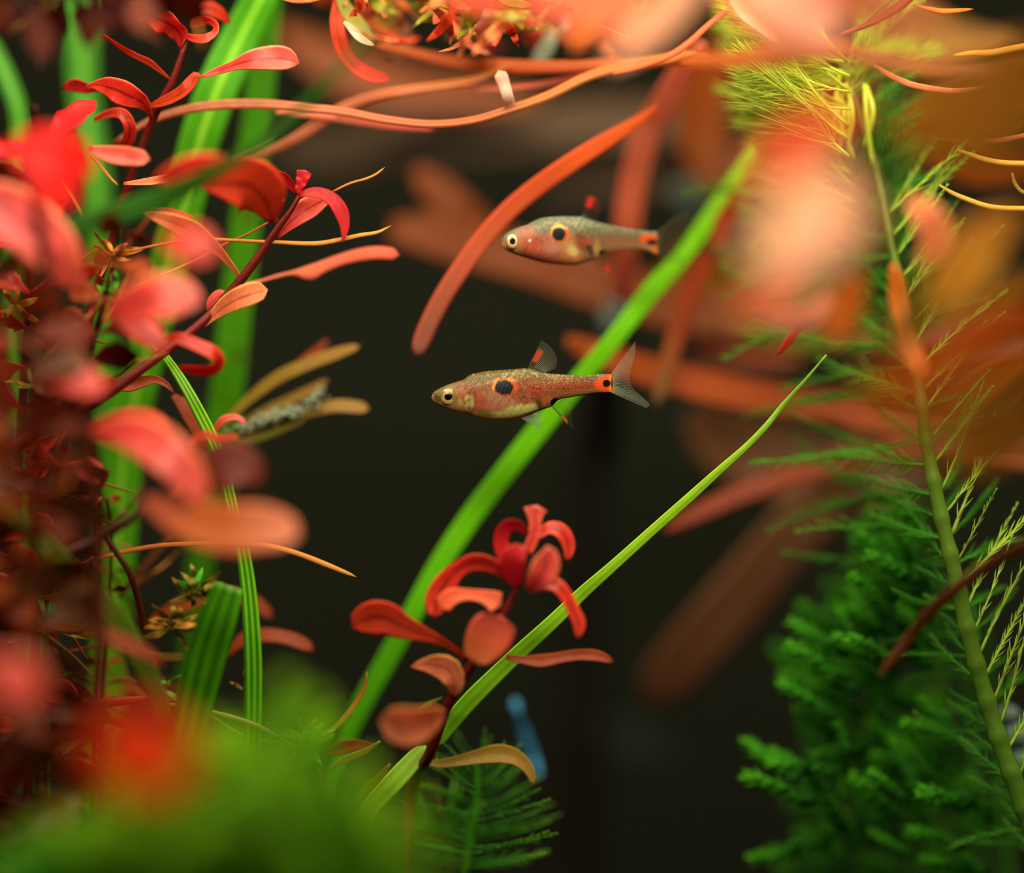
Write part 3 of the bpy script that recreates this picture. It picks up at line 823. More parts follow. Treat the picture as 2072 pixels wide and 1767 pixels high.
strap('ribbon_leaf', 'dull olive blade bowing outward low down by the cut-off leaf', 'leaf', GR,
      [(-20,1010,30,-14),(70,1085,36,-13),(150,1160,42,-12),(225,1240,46,-11),(275,1320,44,-10),(310,1390,40,-9),(335,1460,36,-8),(350,1540,34,-4),(362,1850,30,4)], 'blade_olive', roll=0.35, th=0.25)
strap('ribbon_leaf', 'longest green blade rising diagonally behind both spotted fish', 'leaf', GR,
      [(1540,290,20,26),(1480,380,34,22),(1420,465,36,19),(1376,525,34,17),(1330,575,40,16),(1285,630,38,15),(1235,695,36,14),(1180,760,38,14),(1110,845,42,14),(1030,945,42,14),(950,1050,42,14),(885,1150,42,14),(830,1250,40,14),(780,1340,40,15),(730,1430,38,16),(690,1520,34,17),(660,1620,28,18),(640,1750,24,20),(630,1850,24,24)], 'blade_long', roll=0.2, cup=0.2, th=0.3)
strap('ribbon_leaf', 'fine yellow-green blade with a needle tip rising sharply in focus', 'leaf', GR,
      [(1672,718,3,-1),(1630,768,6,-0.6),(1585,818,9,0),(1550,862,12,0),(1508,905,13,0),(1455,952,16,0),(1400,1002,19,0),(1320,1073,20,0),(1240,1145,22,0),(1180,1198,26,0.5),(1120,1256,29,0.8),(1050,1320,32,1),(1000,1368,34,1.2),(950,1418,36,1.5),(910,1465,34,1.5),(878,1512,24,1.5)], 'blade_lime', roll=0.25, cup=0.25, th=0.3, ends=(0.0, 0.02))
strap('ribbon_leaf', 'short green leaf base below the fine needle-tipped blade', 'leaf', GR,
      [(862,1508,28,2),(835,1540,38,2),(800,1578,42,2),(765,1616,40,2.5),(730,1660,38,3),(690,1715,36,5),(650,1850,34,8)], 'blade_lime', roll=0.1, cup=0.3, th=0.4, ends=(0.06, 0.02))
strap('ribbon_leaf', 'dim far green blade hardly seen upright in the dark water', 'leaf', GR,
      [(1225,1020,8,60),(1330,900,14,60),(1420,790,16,60),(1540,640,16,60)], 'dim_blade', roll=0.3, th=0.3)

# ------------------------------------------------------------------ red stem plants
RP = 'red stem plants'
def plant(label, base, name='red_stem_plant', cat='plant', group=RP):
    return thing(name, label, cat, base, group)

# uppermost red sprig
a = plant('red sprig on a dark stem whose pink spoon leaf crosses the widest green blade', P(200, 700, 0.004))
stem('stem', [(377,80,9,2),(370,105,12,2),(349,165,15,2),(332,195,16,2),(306,250,16,3),(283,304,15,3),(255,390,16,4),(215,520,18,5),(170,700,20,6),(120,1000,22,8),(90,1850,24,12)], M['stem_red'], a)
leaf('leaf', [(366,98,8,2),(366,72,30,2),(345,50,46,1.5),(312,34,40,1),(285,18,22,1),(262,6,4,1)], M['red'], a, roll=rollarr(0.9, 0.2, 24), n=24, cup=0.35, wave=0.25, label='wavy pink-red leaf')
leaf('leaf', [(376,72,10,2),(395,78,18,1),(418,78,20,0),(434,66,16,0),(436,50,14,1),(420,40,14,2),(400,42,18,3),(384,54,12,3)], M['red'], a, roll=rollarr(0.2, 1.0, 24), n=24, cup=0.2, label='leaf rolled into a ring')
leaf('leaf', [(392,30,10,-6),(420,18,30,-7),(445,28,24,-6),(466,48,3,-4)], M['orange_red'], a, roll=0.3, cup=0.3)
leaf('leaf', [(344,160,4,1),(325,144,9,1),(304,127,14,1),(282,116,12,1),(262,106,12,1),(240,92,8,0),(205,68,4,-1)], M['orange_red'], a, roll=rollarr(0.3, 0.9, 24), n=24, cup=0.3, label='narrow orange leaf')
leaf('leaf', [(404,157,5,0),(425,149,12,0),(451,140,18,0),(475,132,22,-0.5),(500,124,36,-1),(533,119,50,-1),(562,118,52,-1),(588,121,40,-1),(606,127,6,-0.6)], M['pink'], a, roll=0.15, cup=0.22, wave=0.1, label='pink spoon-shaped leaf')
leaf('leaf', [(302,215,8,2),(325,208,20,1),(350,198,26,0),(375,182,28,-1),(390,164,26,-1),(398,150,12,-1),(406,158,4,-1)], M['orange_red'], a, roll=rollarr(0.2, 0.8, 24), n=24, cup=0.35)
leaf('leaf', [(307,244,4,2),(300,222,14,1),(285,205,34,0),(262,194,50,0),(235,182,48,0),(210,174,34,1),(190,172,14,1),(168,180,6,2)], M['red'], a, roll=0.25, cup=0.3, wave=0.2, label='broad red leaf with a drooping edge')
leaf('leaf', [(212,172,8,3),(180,178,20,4),(150,172,26,5),(126,182,10,5)], M['crimson'], a, roll=0.5, cup=0.3)
leaf('leaf', [(190,242,8,4),(222,230,18,3),(248,232,24,2),(262,256,24,2),(258,285,22,3),(240,300,14,4)], M['red'], a, roll=rollarr(0.1, 0.7, 24), n=24, cup=0.3)
leaf('leaf', [(180,300,10,-4),(220,312,34,-5),(262,318,38,-6),(304,322,24,-6)], M['pink'], a, roll=0.3, cup=0.3)
leaf('leaf', [(140,240,6,-2),(140,262,22,-3),(142,290,20,-3),(138,318,4,-2)], M['coral'], a, roll=0.2)

# diagonal stem with the crimson tip
b = plant('slanting dark red stem with a crimson tip and trailing orange rootlets', P(60, 1000, 0.002))
stem('stem', [(607,394,9,0),(590,424,11,0),(570,451,14,0),(533,505,17,0),(488,566,19,0),(450,610,20,0),(410,652,20,-1),(349,700,20,-2),(287,746,22,-3),(205,805,24,-4),(123,850,24,-4),(40,900,26,-3),(-80,1000,28,0)], M['stem_red'], b)
leaf('leaf', [(600,392,10,0),(607,376,20,0),(613,360,28,0),(618,344,32,0)], M['crimson'], b, roll=0.2, cup=0.3, wave=0.2, ends=(0.0, 0.03), label='upright crimson tip leaf')
leaf('leaf', [(600,392,8,1),(590,376,18,1),(575,362,26,1),(556,356,22,1),(540,362,8,1)], M['crimson'], b, roll=rollarr(0.4, 0.9, 20), n=20, cup=0.3)
leaf('leaf', [(604,396,8,-0.5),(622,391,18,-1),(645,391,24,-1),(672,404,28,-1),(690,430,30,-1),(697,458,20,-1),(694,492,4,-1)], M['crimson'], b, roll=rollarr(0.6, 0.1, 24), n=24, cup=0.3, label='crimson leaf arching over')
leaf('leaf', [(562,482,6,1),(580,458,26,1),(605,435,42,1),(630,418,46,1),(655,404,30,1),(674,388,4,1)], M['pink'], b, roll=0.2, cup=0.3, label='pink leaf')
leaf('leaf', [(562,448,8,0),(552,438,20,0),(558,418,22,0),(574,398,12,0)], M['salmon'], b, roll=0.5, cup=0.3)
leaf('leaf', [(552,452,8,-4),(545,425,56,-5),(530,395,108,-6),(502,374,116,-7),(462,372,76,-8),(425,374,34,-8),(402,376,6,-8)], M['orange_red'], b, roll=0.2, cup=0.25, label='broad orange-red leaf')
leaf('leaf', [(470,330,8,-14),(430,335,50,-15),(370,350,60,-16),(310,365,10,-16)], M['red'], b, roll=0.4)
leaf('rootlet', [(262,508,6,0),(330,494,6,0),(410,484,7,0),(480,487,7,0),(550,490,8,0),(640,493,10,0),(690,485,10,0),(730,476,9,0),(765,470,7,0),(792,456,3,0)], M['root'], b, roll=0.3, th=0.3)
leaf('rootlet', [(543,450,4,1),(500,474,4,1),(451,496,5,1),(400,524,5,1),(340,552,6,0),(270,582,5,-1)], M['root'], b, roll=0.2, th=0.3)
leaf('rootlet', [(673,388,4,0),(695,377,5,0),(714,369,5,0),(740,362,5,0),(762,352,5,0),(779,338,3,0)], M['root'], b, roll=0.2, th=0.3)
leaf('leaf', [(492,568,6,0),(470,540,12,-0.5),(446,512,20,-1),(420,490,34,-2),(390,468,44,-3),(350,450,36,-4),(312,438,18,-4),(290,432,4,-4)], M['salmon'], b, roll=0.2, cup=0.3, label='long salmon leaf')
leaf('leaf', [(496,576,6,4),(530,568,6,5),(565,558,7,6),(596,552,10,6),(612,553,24,6),(630,552,32,6),(650,542,26,6),(685,528,24,6),(725,517,26,6),(765,512,27,6),(808,516,24,6)], M['strap_pink'], b, roll=0.25, cup=0.2, th=0.4, ends=(0.0, 0.05), label='narrow dusky pink leaf')
leaf('leaf', [(410,664,4,-1),(430,642,18,-1),(455,620,36,-1.5),(485,604,46,-2),(512,594,46,-2),(533,588,34,-2),(542,586,12,-2)], M['salmon'], b, roll=0.25, cup=0.25, label='pale orange leaf')
leaf('leaf', [(420,630,6,2),(430,612,24,2),(446,598,26,2),(458,592,8,2)], M['pink'], b, roll=0.4)
leaf('leaf', [(334,684,12,-7),(365,686,22,-8),(400,700,24,-8),(432,716,26,-8),(442,734,22,-7),(425,748,22,-6),(392,748,20,-5),(360,742,10,-5)], M['red'], b, roll=rollarr(0.2, 0.9, 30), n=30, cup=0.3, label='red leaf looped back on itself')
leaf('leaf', [(190,770,4,0),(222,778,16,0),(255,780,30,0),(285,774,26,0),(312,768,18,0),(336,778,12,0),(354,798,3,0)], M['rust'], b, roll=0.3, cup=0.4, wave=0.15, label='brown leaf with curled edge')
leaf('leaf', [(250,372,6,0),(300,368,16,0),(340,362,18,0),(380,354,12,0),(412,338,3,0)], M['salmon'], b, roll=0.5, cup=0.3)
leaf('leaf', [(300,420,4,1),(340,426,12,1),(370,434,10,1),(392,440,3,1)], M['orange_red'], b, roll=0.4)
leaf('leaf', [(180,312,4,2),(205,338,6,2),(225,362,5,2),(240,376,3,2)], M['root'], b, roll=0.2, th=0.3)

# lower sprig in the middle of the picture
c = plant('small red sprig with curling leaves low in the middle by the needle-tipped blade', P(836, 1850, 0.0))
stem('stem', [(1050,1180,10,-5),(1041,1200,14,-5),(1019,1243,18,-5),(990,1295,19,-5),(952,1350,20,-4.5),(925,1390,20,-4),(905,1430,20,-3),(872,1519,22,0),(836,1590,24,5),(820,1700,24,6),(815,1850,24,8)], M['stem_red'], c)
leaf('leaf', [(1066,1120,20,-6),(1080,1085,24,-6),(1083,1060,24,-6),(1083,1040,36,-6),(1086,1022,62,-6)], M['pink'], c, roll=0.1, cup=0.3, wave=0.1, ends=(0, 0.02), label='trumpet-shaped top leaf')
leaf('leaf', [(1088,1088,12,-5),(1110,1070,24,-5),(1132,1074,30,-5),(1148,1096,28,-5),(1150,1120,20,-5),(1144,1134,8,-5)], M['red'], c, roll=rollarr(0.6, 0.2, 20), n=20, cup=0.3)
leaf('leaf', [(1068,1080,10,-6),(1050,1064,22,-6),(1028,1064,28,-6),(1014,1086,30,-6),(1016,1115,30,-6),(1026,1145,24,-6)], M['crimson'], c, roll=rollarr(0.5, 0.2, 20), n=20, cup=0.3)
leaf('leaf', [(1050,1190,14,-7),(1040,1160,46,-7.5),(1040,1130,52,-8),(1060,1104,20,-8)], M['crimson'], c, roll=0.3, cup=0.3)
leaf('leaf', [(1070,1196,14,-8),(1090,1172,48,-9),(1104,1145,58,-9),(1110,1120,36,-9),(1108,1104,10,-9)], M['pink'], c, roll=-0.2, cup=0.35)
leaf('leaf', [(1072,1196,12,-5),(1098,1184,22,-6),(1124,1184,28,-6.5),(1146,1208,26,-6.5),(1160,1236,26,-6.5),(1172,1264,26,-6.5),(1168,1292,10,-6.5)], M['red'], c, roll=rollarr(0.6, 0.1, 24), n=24, cup=0.3)
leaf('leaf', [(1034,1178,12,-5),(1012,1154,24,-6),(985,1140,34,-6),(955,1138,36,-6),(925,1154,34,-6),(900,1182,48,-6),(884,1215,50,-6),(880,1250,24,-6)], M['red'], c, roll=rollarr(0.5, 0.1, 28), n=28, cup=0.3, label='red leaf bowed to one side')
leaf('leaf', [(888,1232,40,-7),(915,1208,34,-7),(950,1204,22,-7),(985,1210,30,-7),(1004,1220,46,-7),(1014,1226,30,-7)], M['coral'], c, roll=0.2, cup=0.3, ends=(0.05, 0.03))
leaf('leaf', [(946,1336,10,-4),(915,1310,12,-5),(880,1292,22,-6),(848,1280,36,-6),(815,1268,52,-6),(785,1252,68,-6),(755,1250,72,-6),(730,1258,54,-6),(712,1270,24,-6)], M['orange_red'], c, roll=0.2, cup=0.25, label='long-stalked orange-red leaf')
leaf('leaf', [(962,1344,40,-8),(972,1320,72,-8),(990,1290,92,-8),(1006,1264,84,-8),(1014,1246,58,-8)], M['rosy'], c, roll=0.2, cup=0.35, ends=(0.1, 0.06), label='pouch-like coral leaf')
leaf('leaf', [(1024,1330,10,-4),(1060,1336,18,-4),(1095,1338,26,-4),(1130,1332,22,-4),(1170,1326,22,-4),(1210,1328,22,-4),(1242,1340,10,-4)], M['rust'], c, roll=0.3, cup=0.3, label='narrow rust-brown leaf')
leaf('leaf', [(914,1412,6,-4),(920,1385,40,-5),(908,1356,56,-5),(880,1346,46,-5),(852,1346,22,-5),(830,1350,4,-5)], M['salmon'], c, roll=0.2, cup=0.3, label='salmon triangular leaf')
leaf('leaf', [(900,1446,14,-8),(868,1462,66,-12),(830,1470,86,-14),(795,1464,76,-14),(768,1458,30,-14)], M['salmon'], c, roll=0.4, cup=0.3)
leaf('leaf', [(854,1544,8,3),(890,1546,18,3),(930,1540,22,3),(970,1532,30,3),(1010,1526,38,3),(1044,1534,32,3),(1068,1556,22,3),(1082,1590,8,3)], M['ochre'], c, roll=0.3, cup=0.3)
leaf('leaf', [(760,1510,8,4),(720,1508,24,4),(685,1514,30,4),(650,1530,8,4)], M['rust'], c, roll=0.3, cup=0.3)
leaf('leaf', [(770,1500,5,-1),(740,1520,12,-1),(700,1536,14,-1),(660,1562,5,-1)], M['olive'], c, roll=0.3)
leaf('leaf', [(895,1412,4,-3),(870,1424,10,-3),(840,1440,8,-3)], M['olive'], c, roll=0.3)
leaf('leaf', [(790,1545,4,-1),(770,1570,14,-1),(740,1600,18,-1),(705,1640,12,-1),(668,1664,3,-1)], M['ochre'], c, roll=0.4, cup=0.3)
leaf('leaf', [(640,1500,5,2),(680,1470,10,2),(715,1430,11,2),(738,1390,9,2),(742,1358,4,2)], M['ochre'], c, roll=0.3)

# crowded bushes of the left: stems with opposite leaves
def bush(label, path, dy0, dy1, mats, seed, step=44, size=(80, 125), wide=(34, 52), stem_mat='stem_brown', stemw=18, name='red_stem_plant', gap=None, group=RP):
    r = random.Random(seed)
    root = plant(label, P(path[-1][0], path[-1][1], dy1 / 1000.0), name=name, group=group)
    m = len(path)
    stem('stem', [(p[0], p[1], stemw * (0.6 + 0.5 * i / (m - 1)), dy0 + (dy1 - dy0) * i / (m - 1)) for i, p in enumerate(path)], M[stem_mat], root)
    R = spline(np.array([[p[0], p[1], 0.0] for p in path]), 400)
    L = np.r_[0, np.cumsum(np.linalg.norm(np.diff(R[:, :2], axis=0), axis=1))]
    q, k = 6.0, 0
    while q < L[-1] - 10:
        i = int(np.searchsorted(L, q)); i = min(i, 399)
        x, y = R[i, 0], R[i, 1]
        if y > 1850: break
        tx, ty = R[min(i + 3, 399), :2] - R[max(i - 3, 0), :2]
        ta = math.atan2(ty, tx)
        dd = dy0 + (dy1 - dy0) * i / 399
        for side in (-1, 1):
            if gap and gap(x, y, side): continue
            a = ta + math.pi + side * r.uniform(0.75, 1.5)
            ln = r.uniform(*size) * (0.55 + 0.45 * min(1, q / 90))
            wd = r.uniform(*wide)
            turn = side * r.uniform(0.1, 0.9)
            dz = r.uniform(-7, 7)
            fs = r.uniform(0.55, 1.0)
            pts = []
            X, Y, A = x, y, a
            for j in range(6):
                f = j / 5
                pts.append((X, Y, max(3, wd * (0.12, 0.3, 0.75, 1.0, 0.85, 0.15)[j]), dd + dz * f))
                A += turn / 5
                X += math.cos(A) * ln / 5 * fs; Y += math.sin(A) * ln / 5 * fs
            leaf('leaf', pts, M[r.choice(mats)], root, roll=rollarr(r.uniform(-.9, .9), r.uniform(-.9, .9), 14), n=14, K=8, cup=0.3, wave=0.15, app=False)
        if r.random() < 0.8 and not (gap and gap(x, y, 1)):
            a = r.uniform(-1.2, 1.2) if r.random() < 0.7 else math.pi + r.uniform(-1, 1)
            X, Y, pts = x, y, []
            bend = r.uniform(-.9, .9)
            for j in range(6):
                pts.append((X, Y, (7, 7, 6, 6, 5, 3)[j], dd + r.uniform(-1, 1) + 4))
                a += bend / 5; X += math.cos(a) * 34; Y += math.sin(a) * 34
            leaf('rootlet', pts, M[r.choice(['root', 'rust', 'ochre', 'stem_brown'])], root, n=14, K=6, th=0.3)
        q += step * r.uniform(0.8, 1.25); k += 1
    return root

bush('dense scarlet plant highest in the dark corner above the ribbon leaves', [(70,215),(80,300),(70,420),(60,600),(40,900),(20,1400),(10,1850)], -8, 10, ['red','crimson','maroon','red'], 11, size=(110, 170), wide=(44, 70), step=70, gap=lambda x, y, s: y < 230)
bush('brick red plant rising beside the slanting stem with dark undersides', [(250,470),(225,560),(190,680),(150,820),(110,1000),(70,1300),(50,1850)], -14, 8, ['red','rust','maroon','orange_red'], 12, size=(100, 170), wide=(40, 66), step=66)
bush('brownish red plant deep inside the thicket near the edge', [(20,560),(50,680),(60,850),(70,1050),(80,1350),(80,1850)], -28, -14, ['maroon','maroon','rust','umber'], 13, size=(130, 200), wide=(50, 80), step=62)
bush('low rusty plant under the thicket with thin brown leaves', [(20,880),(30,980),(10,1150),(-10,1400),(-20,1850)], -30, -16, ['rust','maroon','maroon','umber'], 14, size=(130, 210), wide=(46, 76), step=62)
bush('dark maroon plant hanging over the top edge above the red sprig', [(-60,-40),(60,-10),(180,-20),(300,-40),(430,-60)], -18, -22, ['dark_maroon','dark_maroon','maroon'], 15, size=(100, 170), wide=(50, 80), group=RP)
bush('rusty plant with sparse leaves behind the cut-off leaf stump', [(215,1010),(225,1120),(215,1260),(200,1420),(190,1850)], 6, 12, ['rust','umber','ochre'], 16, size=(60, 100), wide=(10, 22), stemw=11)

# near, strongly blurred red leaves that belong to one plant close to the pane
d = plant('big soft-focus red and pink leaves close to the pane over the thicket', P(60, 1850, -0.02))
stem('stem', [(60,330,20,-26),(90,520,24,-24),(140,760,26,-22),(190,1000,28,-20),(200,1400,28,-20),(190,1850,28,-20)], M['stem_brown'], d)
leaf('leaf', [(20,300,20,-34),(60,308,90,-34),(105,318,110,-34),(150,330,80,-33),(185,345,20,-32)], M['scarlet'], d, roll=0.2, label='bright scarlet leaf')
leaf('leaf', [(60,380,20,-30),(110,390,60,-30),(160,400,20,-30)], M['scarlet'], d, roll=0.4)
leaf('leaf', [(-60,385,60,-19),(10,425,112,-19),(70,470,120,-19),(122,525,96,-19),(162,585,20,-18)], M['pink'], d, roll=0.2, label='wide pink leaf')
leaf('leaf', [(330,480,10,-30),(370,490,70,-34),(405,500,70,-34),(440,515,14,-34)], M['red'], d, roll=0.4)
leaf('leaf', [(215,640,20,-18),(260,620,80,-20),(310,605,100,-22),(360,600,84,-22),(410,608,20,-22)], M['pink'], d, roll=0.3, label='rounded pink leaf')
leaf('leaf', [(240,640,20,-14),(275,662,50,-14),(315,690,44,-14),(330,720,12,-14)], M['red'], d, roll=0.4)
leaf('leaf', [(90,740,10,-24),(130,755,64,-25),(175,775,60,-25),(215,790,10,-25)], M['red'], d, roll=0.4)
leaf('leaf', [(20,690,10,-20),(-30,700,70,-20),(-60,720,50,-20)], M['red'], d, roll=0.3)
leaf('leaf', [(185,870,16,-22),(235,870,60,-23),(290,885,84,-24),(340,920,84,-25),(380,965,70,-25),(410,1020,30,-25)], M['pink'], d, roll=0.3, label='long pinkish red leaf')
leaf('leaf', [(210,850,10,-10),(260,845,40,-11),(310,850,36,-12),(350,870,10,-12)], M['orange_red'], d, roll=0.4)
leaf('leaf', [(290,1010,20,-24),(350,1040,66,-25),(410,1062,92,-26),(470,1072,100,-27),(530,1070,92,-27),(580,1076,64,-27),(606,1086,20,-27)], M['fore_orange'], d, roll=0.35, cup=0.2, label='largest orange leaf with pink tip')
leaf('leaf', [(400,1000,30,-20),(430,960,90,-20),(470,945,110,-20),(505,955,70,-20),(525,985,20,-20)], M['maroon'], d, roll=0.3, label='dark wine-red leaf')
leaf('leaf', [(385,925,10,-8),(390,895,16,-8),(415,880,18,-8),(445,888,16,-8),(485,882,10,-8)], M['orange_red'], d, roll=0.5)
leaf('leaf', [(340,1010,10,-6),(380,975,24,-6),(400,930,24,-6),(398,890,10,-6)], M['rust'], d, roll=0.4)
leaf('leaf', [(350,800,10,4),(380,830,36,4),(400,870,30,4),(420,920,8,4)], M['rust'], d, roll=0.4)
leaf('leaf', [(430,880,6,4),(450,850,14,4),(480,845,12,4),(500,860,6,4)], M['pink'], d, roll=0.4)
stem('side_stem', [(300,1030,16,-10),(200,1090,22,-10),(100,1140,26,-10),(0,1190,28,-8),(-80,1240,28,-6)], M['stem_brown'], d)
leaf('leaf', [(-30,1340,20,-50),(20,1370,100,-50),(50,1400,90,-50),(70,1430,20,-50)], M['pink'], d, roll=0.3)
leaf('leaf', [(-30,1180,30,-22),(30,1220,80,-22),(70,1260,30,-22)], M['rust'], d, roll=0.3)
leaf('leaf', [(130,1265,8,-14),(190,1275,24,-14),(250,1300,34,-14),(300,1325,26,-14),(330,1350,8,-14)], M['rust'], d, roll=0.3)
e = plant('glowing orange-red leaf pair very near the pane above the blurred moss', P(280, 1850, -0.07))
stem('stem', [(215,1510,14,-73),(240,1650,16,-72),(250,1850,16,-70)], M['stem_brown'], e)
leaf('leaf', [(180,1505,40,-73),(240,1515,140,-74),(300,1530,175,-75),(350,1535,140,-75),(400,1530,30,-75)], M['glow'], e, roll=0.2, label='glowing orange leaf')
leaf('leaf', [(230,1500,30,-73),(190,1480,70,-72),(140,1470,70,-70),(95,1480,20,-70)], M['maroon'], e, roll=0.2)

# fine thread leaves and brown stalks among the left plants
TH = 'thin brown stalks in the thicket'
strap('thread_leaf', 'long thin orange thread bowing over the cut-off leaf', 'leaf', TH, [(140,1150,5,2),(200,1130,7,2),(265,1114,9,2),(330,1104,10,1.5),(400,1100,10,1),(480,1098,10,1),(540,1104,11,1),(600,1120,11,1),(660,1143,11,1),(722,1168,6,1)], 'root', roll=0.2, th=0.3)
strap('strap_leaf', 'tawny strap leaf reaching up into dark water beside the flecked ribbon', 'leaf', TH, [(440,870,10,10),(500,812,20,10),(560,766,26,10),(620,738,26,10),(680,716,24,10),(728,700,12,10)], 'ochre', roll=0.3)
strap('strap_leaf', 'short tawny strap leaf ending in a frayed tip below the longer one', 'leaf', TH, [(470,870,10,12),(530,836,18,12),(590,810,22,12),(630,790,20,12),(664,768,8,12)], 'ochre', roll=0.3)
strap('strap_leaf', 'rusty tip of a leaf poking out above the tawny strap', 'leaf', TH, [(560,780,6,14),(610,735,14,14),(645,708,16,14),(664,686,6,14)], 'rust', roll=0.3)
strap('strap_leaf', 'blunt tan leaf end emerging past the grey algae tuft', 'leaf', TH, [(470,905,8,10),(540,868,14,10),(600,846,18,10),(640,830,24,10),(680,822,26,10),(720,824,26,10),(748,828,18,10)], 'ochre', roll=0.3, ends=(0, 0.04))
strap('strap_leaf', 'olive strand running under the grey algae tuft', 'leaf', TH, [(440,930,8,12),(500,895,14,12),(560,872,16,12),(620,846,8,12)], 'olive', roll=0.3)
g = thing('algae_tuft', 'grey furry algae tuft clinging to the tan strap leaf', 'algae', P(540, 845, 0.009))
def clump(name, root, cx, cy, dy, n, rad, mat, seed, rx=1.0, ry=1.0, ang=0.0):
    r = random.Random(seed)
    V, F = [], []
    for i in range(n):
        u, v = r.gauss(0, 0.4) * rx, r.gauss(0, 0.4) * ry
        x = cx + u * math.cos(ang) - v * math.sin(ang); y = cy + u * math.sin(ang) + v * math.cos(ang)
        d = dy / 1000 + r.gauss(0, 0.0006)
        c0 = P(x, y, d)
        rr = rad * PX * r.uniform(0.5, 1.2)
        a0 = r.uniform(0, 6.28)
        o0 = len(V)
        for k in range(6):
            th = [(1,0,0),(-1,0,0),(0,1,0),(0,-1,0),(0,0,1),(0,0,-1)][k]
            V.append(c0 + rr * np.array(th) * (0.6 + 0.8 * r.random()))
        for f in ((0,2,4),(2,1,4),(1,3,4),(3,0,4),(2,0,5),(1,2,5),(3,1,5),(0,3,5)): F.append(tuple(o0 + q for q in f))
    return mesh_obj(name, V, F, M[mat], root)
o = clump('algae', g, 555, 845, 9, 420, 4.5, 'grey', 3, rx=92, ry=15, ang=-0.3); o['kind'] = 'stuff'
o = clump('algae', g, 640, 805, 9, 90, 4, 'grey', 4, rx=12, ry=26, ang=0.4); o['kind'] = 'stuff'
strap('strap_leaf', 'brown strap leaf leaning across behind the striped green blade', 'leaf', TH, [(240,1210,8,8),(280,1160,16,8),(320,1115,18,8),(350,1080,10,8)], 'umber', roll=0.3)
strap('strap_leaf', 'rusty leaf curving out low past the striped green blade', 'leaf', TH, [(455,1330,10,8),(490,1296,26,8),(530,1286,28,8),(575,1290,26,8),(610,1302,26,8),(636,1316,12,8)], 'rust', roll=0.3)
strap('strap_leaf', 'stubby rust-brown leaf behind the striped green blade', 'leaf', TH, [(300,1260,10,10),(360,1228,30,10),(430,1205,34,10),(500,1212,30,10),(530,1232,28,10),(552,1252,14,10)], 'rust', roll=0.3)
strap('stalk', 'dark brown stalk dropping between pale green ribbons', 'stalk', TH, [(205,1075,10,-2),(230,1110,12,-2),(262,1160,13,-2),(284,1230,13,-1),(290,1300,10,0)], 'stem_brown', roll=0.0, th=0.5)
strap('stalk', 'wiry ochre stem leaning over the bottom moss', 'stalk', TH, [(255,1420,6,2),(330,1425,8,2),(420,1440,10,2),(520,1470,10,2),(600,1520,9,2),(660,1575,5,2)], 'olive', roll=0.0, th=0.3)
strap('stalk', 'second wiry ochre stem lying nearly level above the bottom moss', 'stalk', TH, [(420,1445,6,3),(490,1490,8,3),(560,1505,9,3),(640,1510,6,3)], 'olive', roll=0.0, th=0.3)
strap('stalk', 'brown stem lying along the base of the thicket', 'stalk', TH, [(-40,1440,16,0),(80,1432,20,0),(200,1424,20,0),(300,1415,14,0),(360,1420,8,0)], 'rust', roll=0.0, th=0.5)

# little olive sprigs
SP = 'little pale sprigs'
def sprig(label, cx, cy, dy, n, ln, wd, mats, seed, name='small_sprig', up=-1.57, spread=2.6, base=None, group=SP):
    r = random.Random(seed)
    root = plant(label, P(cx, base or cy, dy / 1000), name=name, group=group)
    if base: stem('stem', [(cx, cy, 6, dy), (cx + 4, (cy + base) / 2, 8, dy + 1), (cx, base, 8, dy + 2)], M['stem_green'], root)
    for i in range(n):
        a = up + (i / max(n - 1, 1) - 0.5) * spread + r.uniform(-.2, .2)
        L = ln * r.uniform(0.7, 1.2); tn = r.uniform(-.8, .8)
        x, y = cx + r.uniform(-6, 6), cy + r.uniform(-6, 10)
        pts = []
        for j in range(5):
            pts.append((x, y, max(2, wd * (0.3, 0.8, 1, 0.7, 0.1)[j]), dy + r.uniform(-1, 1)))
            a += tn / 4; x += math.cos(a) * L / 4; y += math.sin(a) * L / 4
        leaf('leaf', pts, M[r.choice(mats)], root, roll=r.uniform(-.8, .8), K=8, n=12, cup=0.35, app=False)
    return root
sprig('tiny pale yellow flower-like sprig caught between the red plants', 225, 510, 2, 11, 56, 13, ['salmon','ochre','amber'], 21, spread=5.5)
sprig('tattered olive leaf cluster by the top of the cut-off leaf', 400, 1195, -3, 13, 60, 14, ['olive','feather_green','ochre'], 22, spread=5.0)
sprig('crumpled ochre leaf cluster halfway down beside the cut-off leaf', 350, 1265, -3, 12, 54, 15, ['ochre','olive','amber'], 23, spread=5.0)
sprig('bright yellow-green sprig standing at the rim of the bottom moss', 615, 1500, 1, 12, 56, 15, ['feather_lime','olive','feather_green'], 24, spread=4.6, base=1850)
sprig('fine green sprig tangled at the foot of the thicket', 95, 1260, 0, 12, 80, 12, ['feather_green','olive','moss'], 25, spread=4.5, base=1850)
sprig('small green tangle above the brown stem at the base', 120, 1370, 2, 10, 60, 10, ['feather_green','olive'], 26, spread=5.0, base=1850)
sprig('tiny red-tipped seedling seen against the pale ribbon', 190, 1020, 0, 4, 26, 9, ['coral','ochre'], 27, spread=3.0, base=1110)
sprig('ochre curl caught at the edge beside the brownish plant', 30, 620, 0, 6, 60, 16, ['ochre','amber','orange'], 28, spread=5.0)
sprig('small bright green shoot glimpsed through the pink leaves', 225, 590, -4, 6, 40, 12, ['feather_green','sprig'], 29, spread=4.0)
sprig('yellowish twig end at the foot of the cut-off leaf', 330, 1395, -2, 6, 46, 12, ['olive','salmon','feather_green'], 30, spread=4.0)
sprig('olive curl beside the striped blade low down', 490, 1400, 3, 3, 44, 9, ['ochre'], 31, spread=1.5)
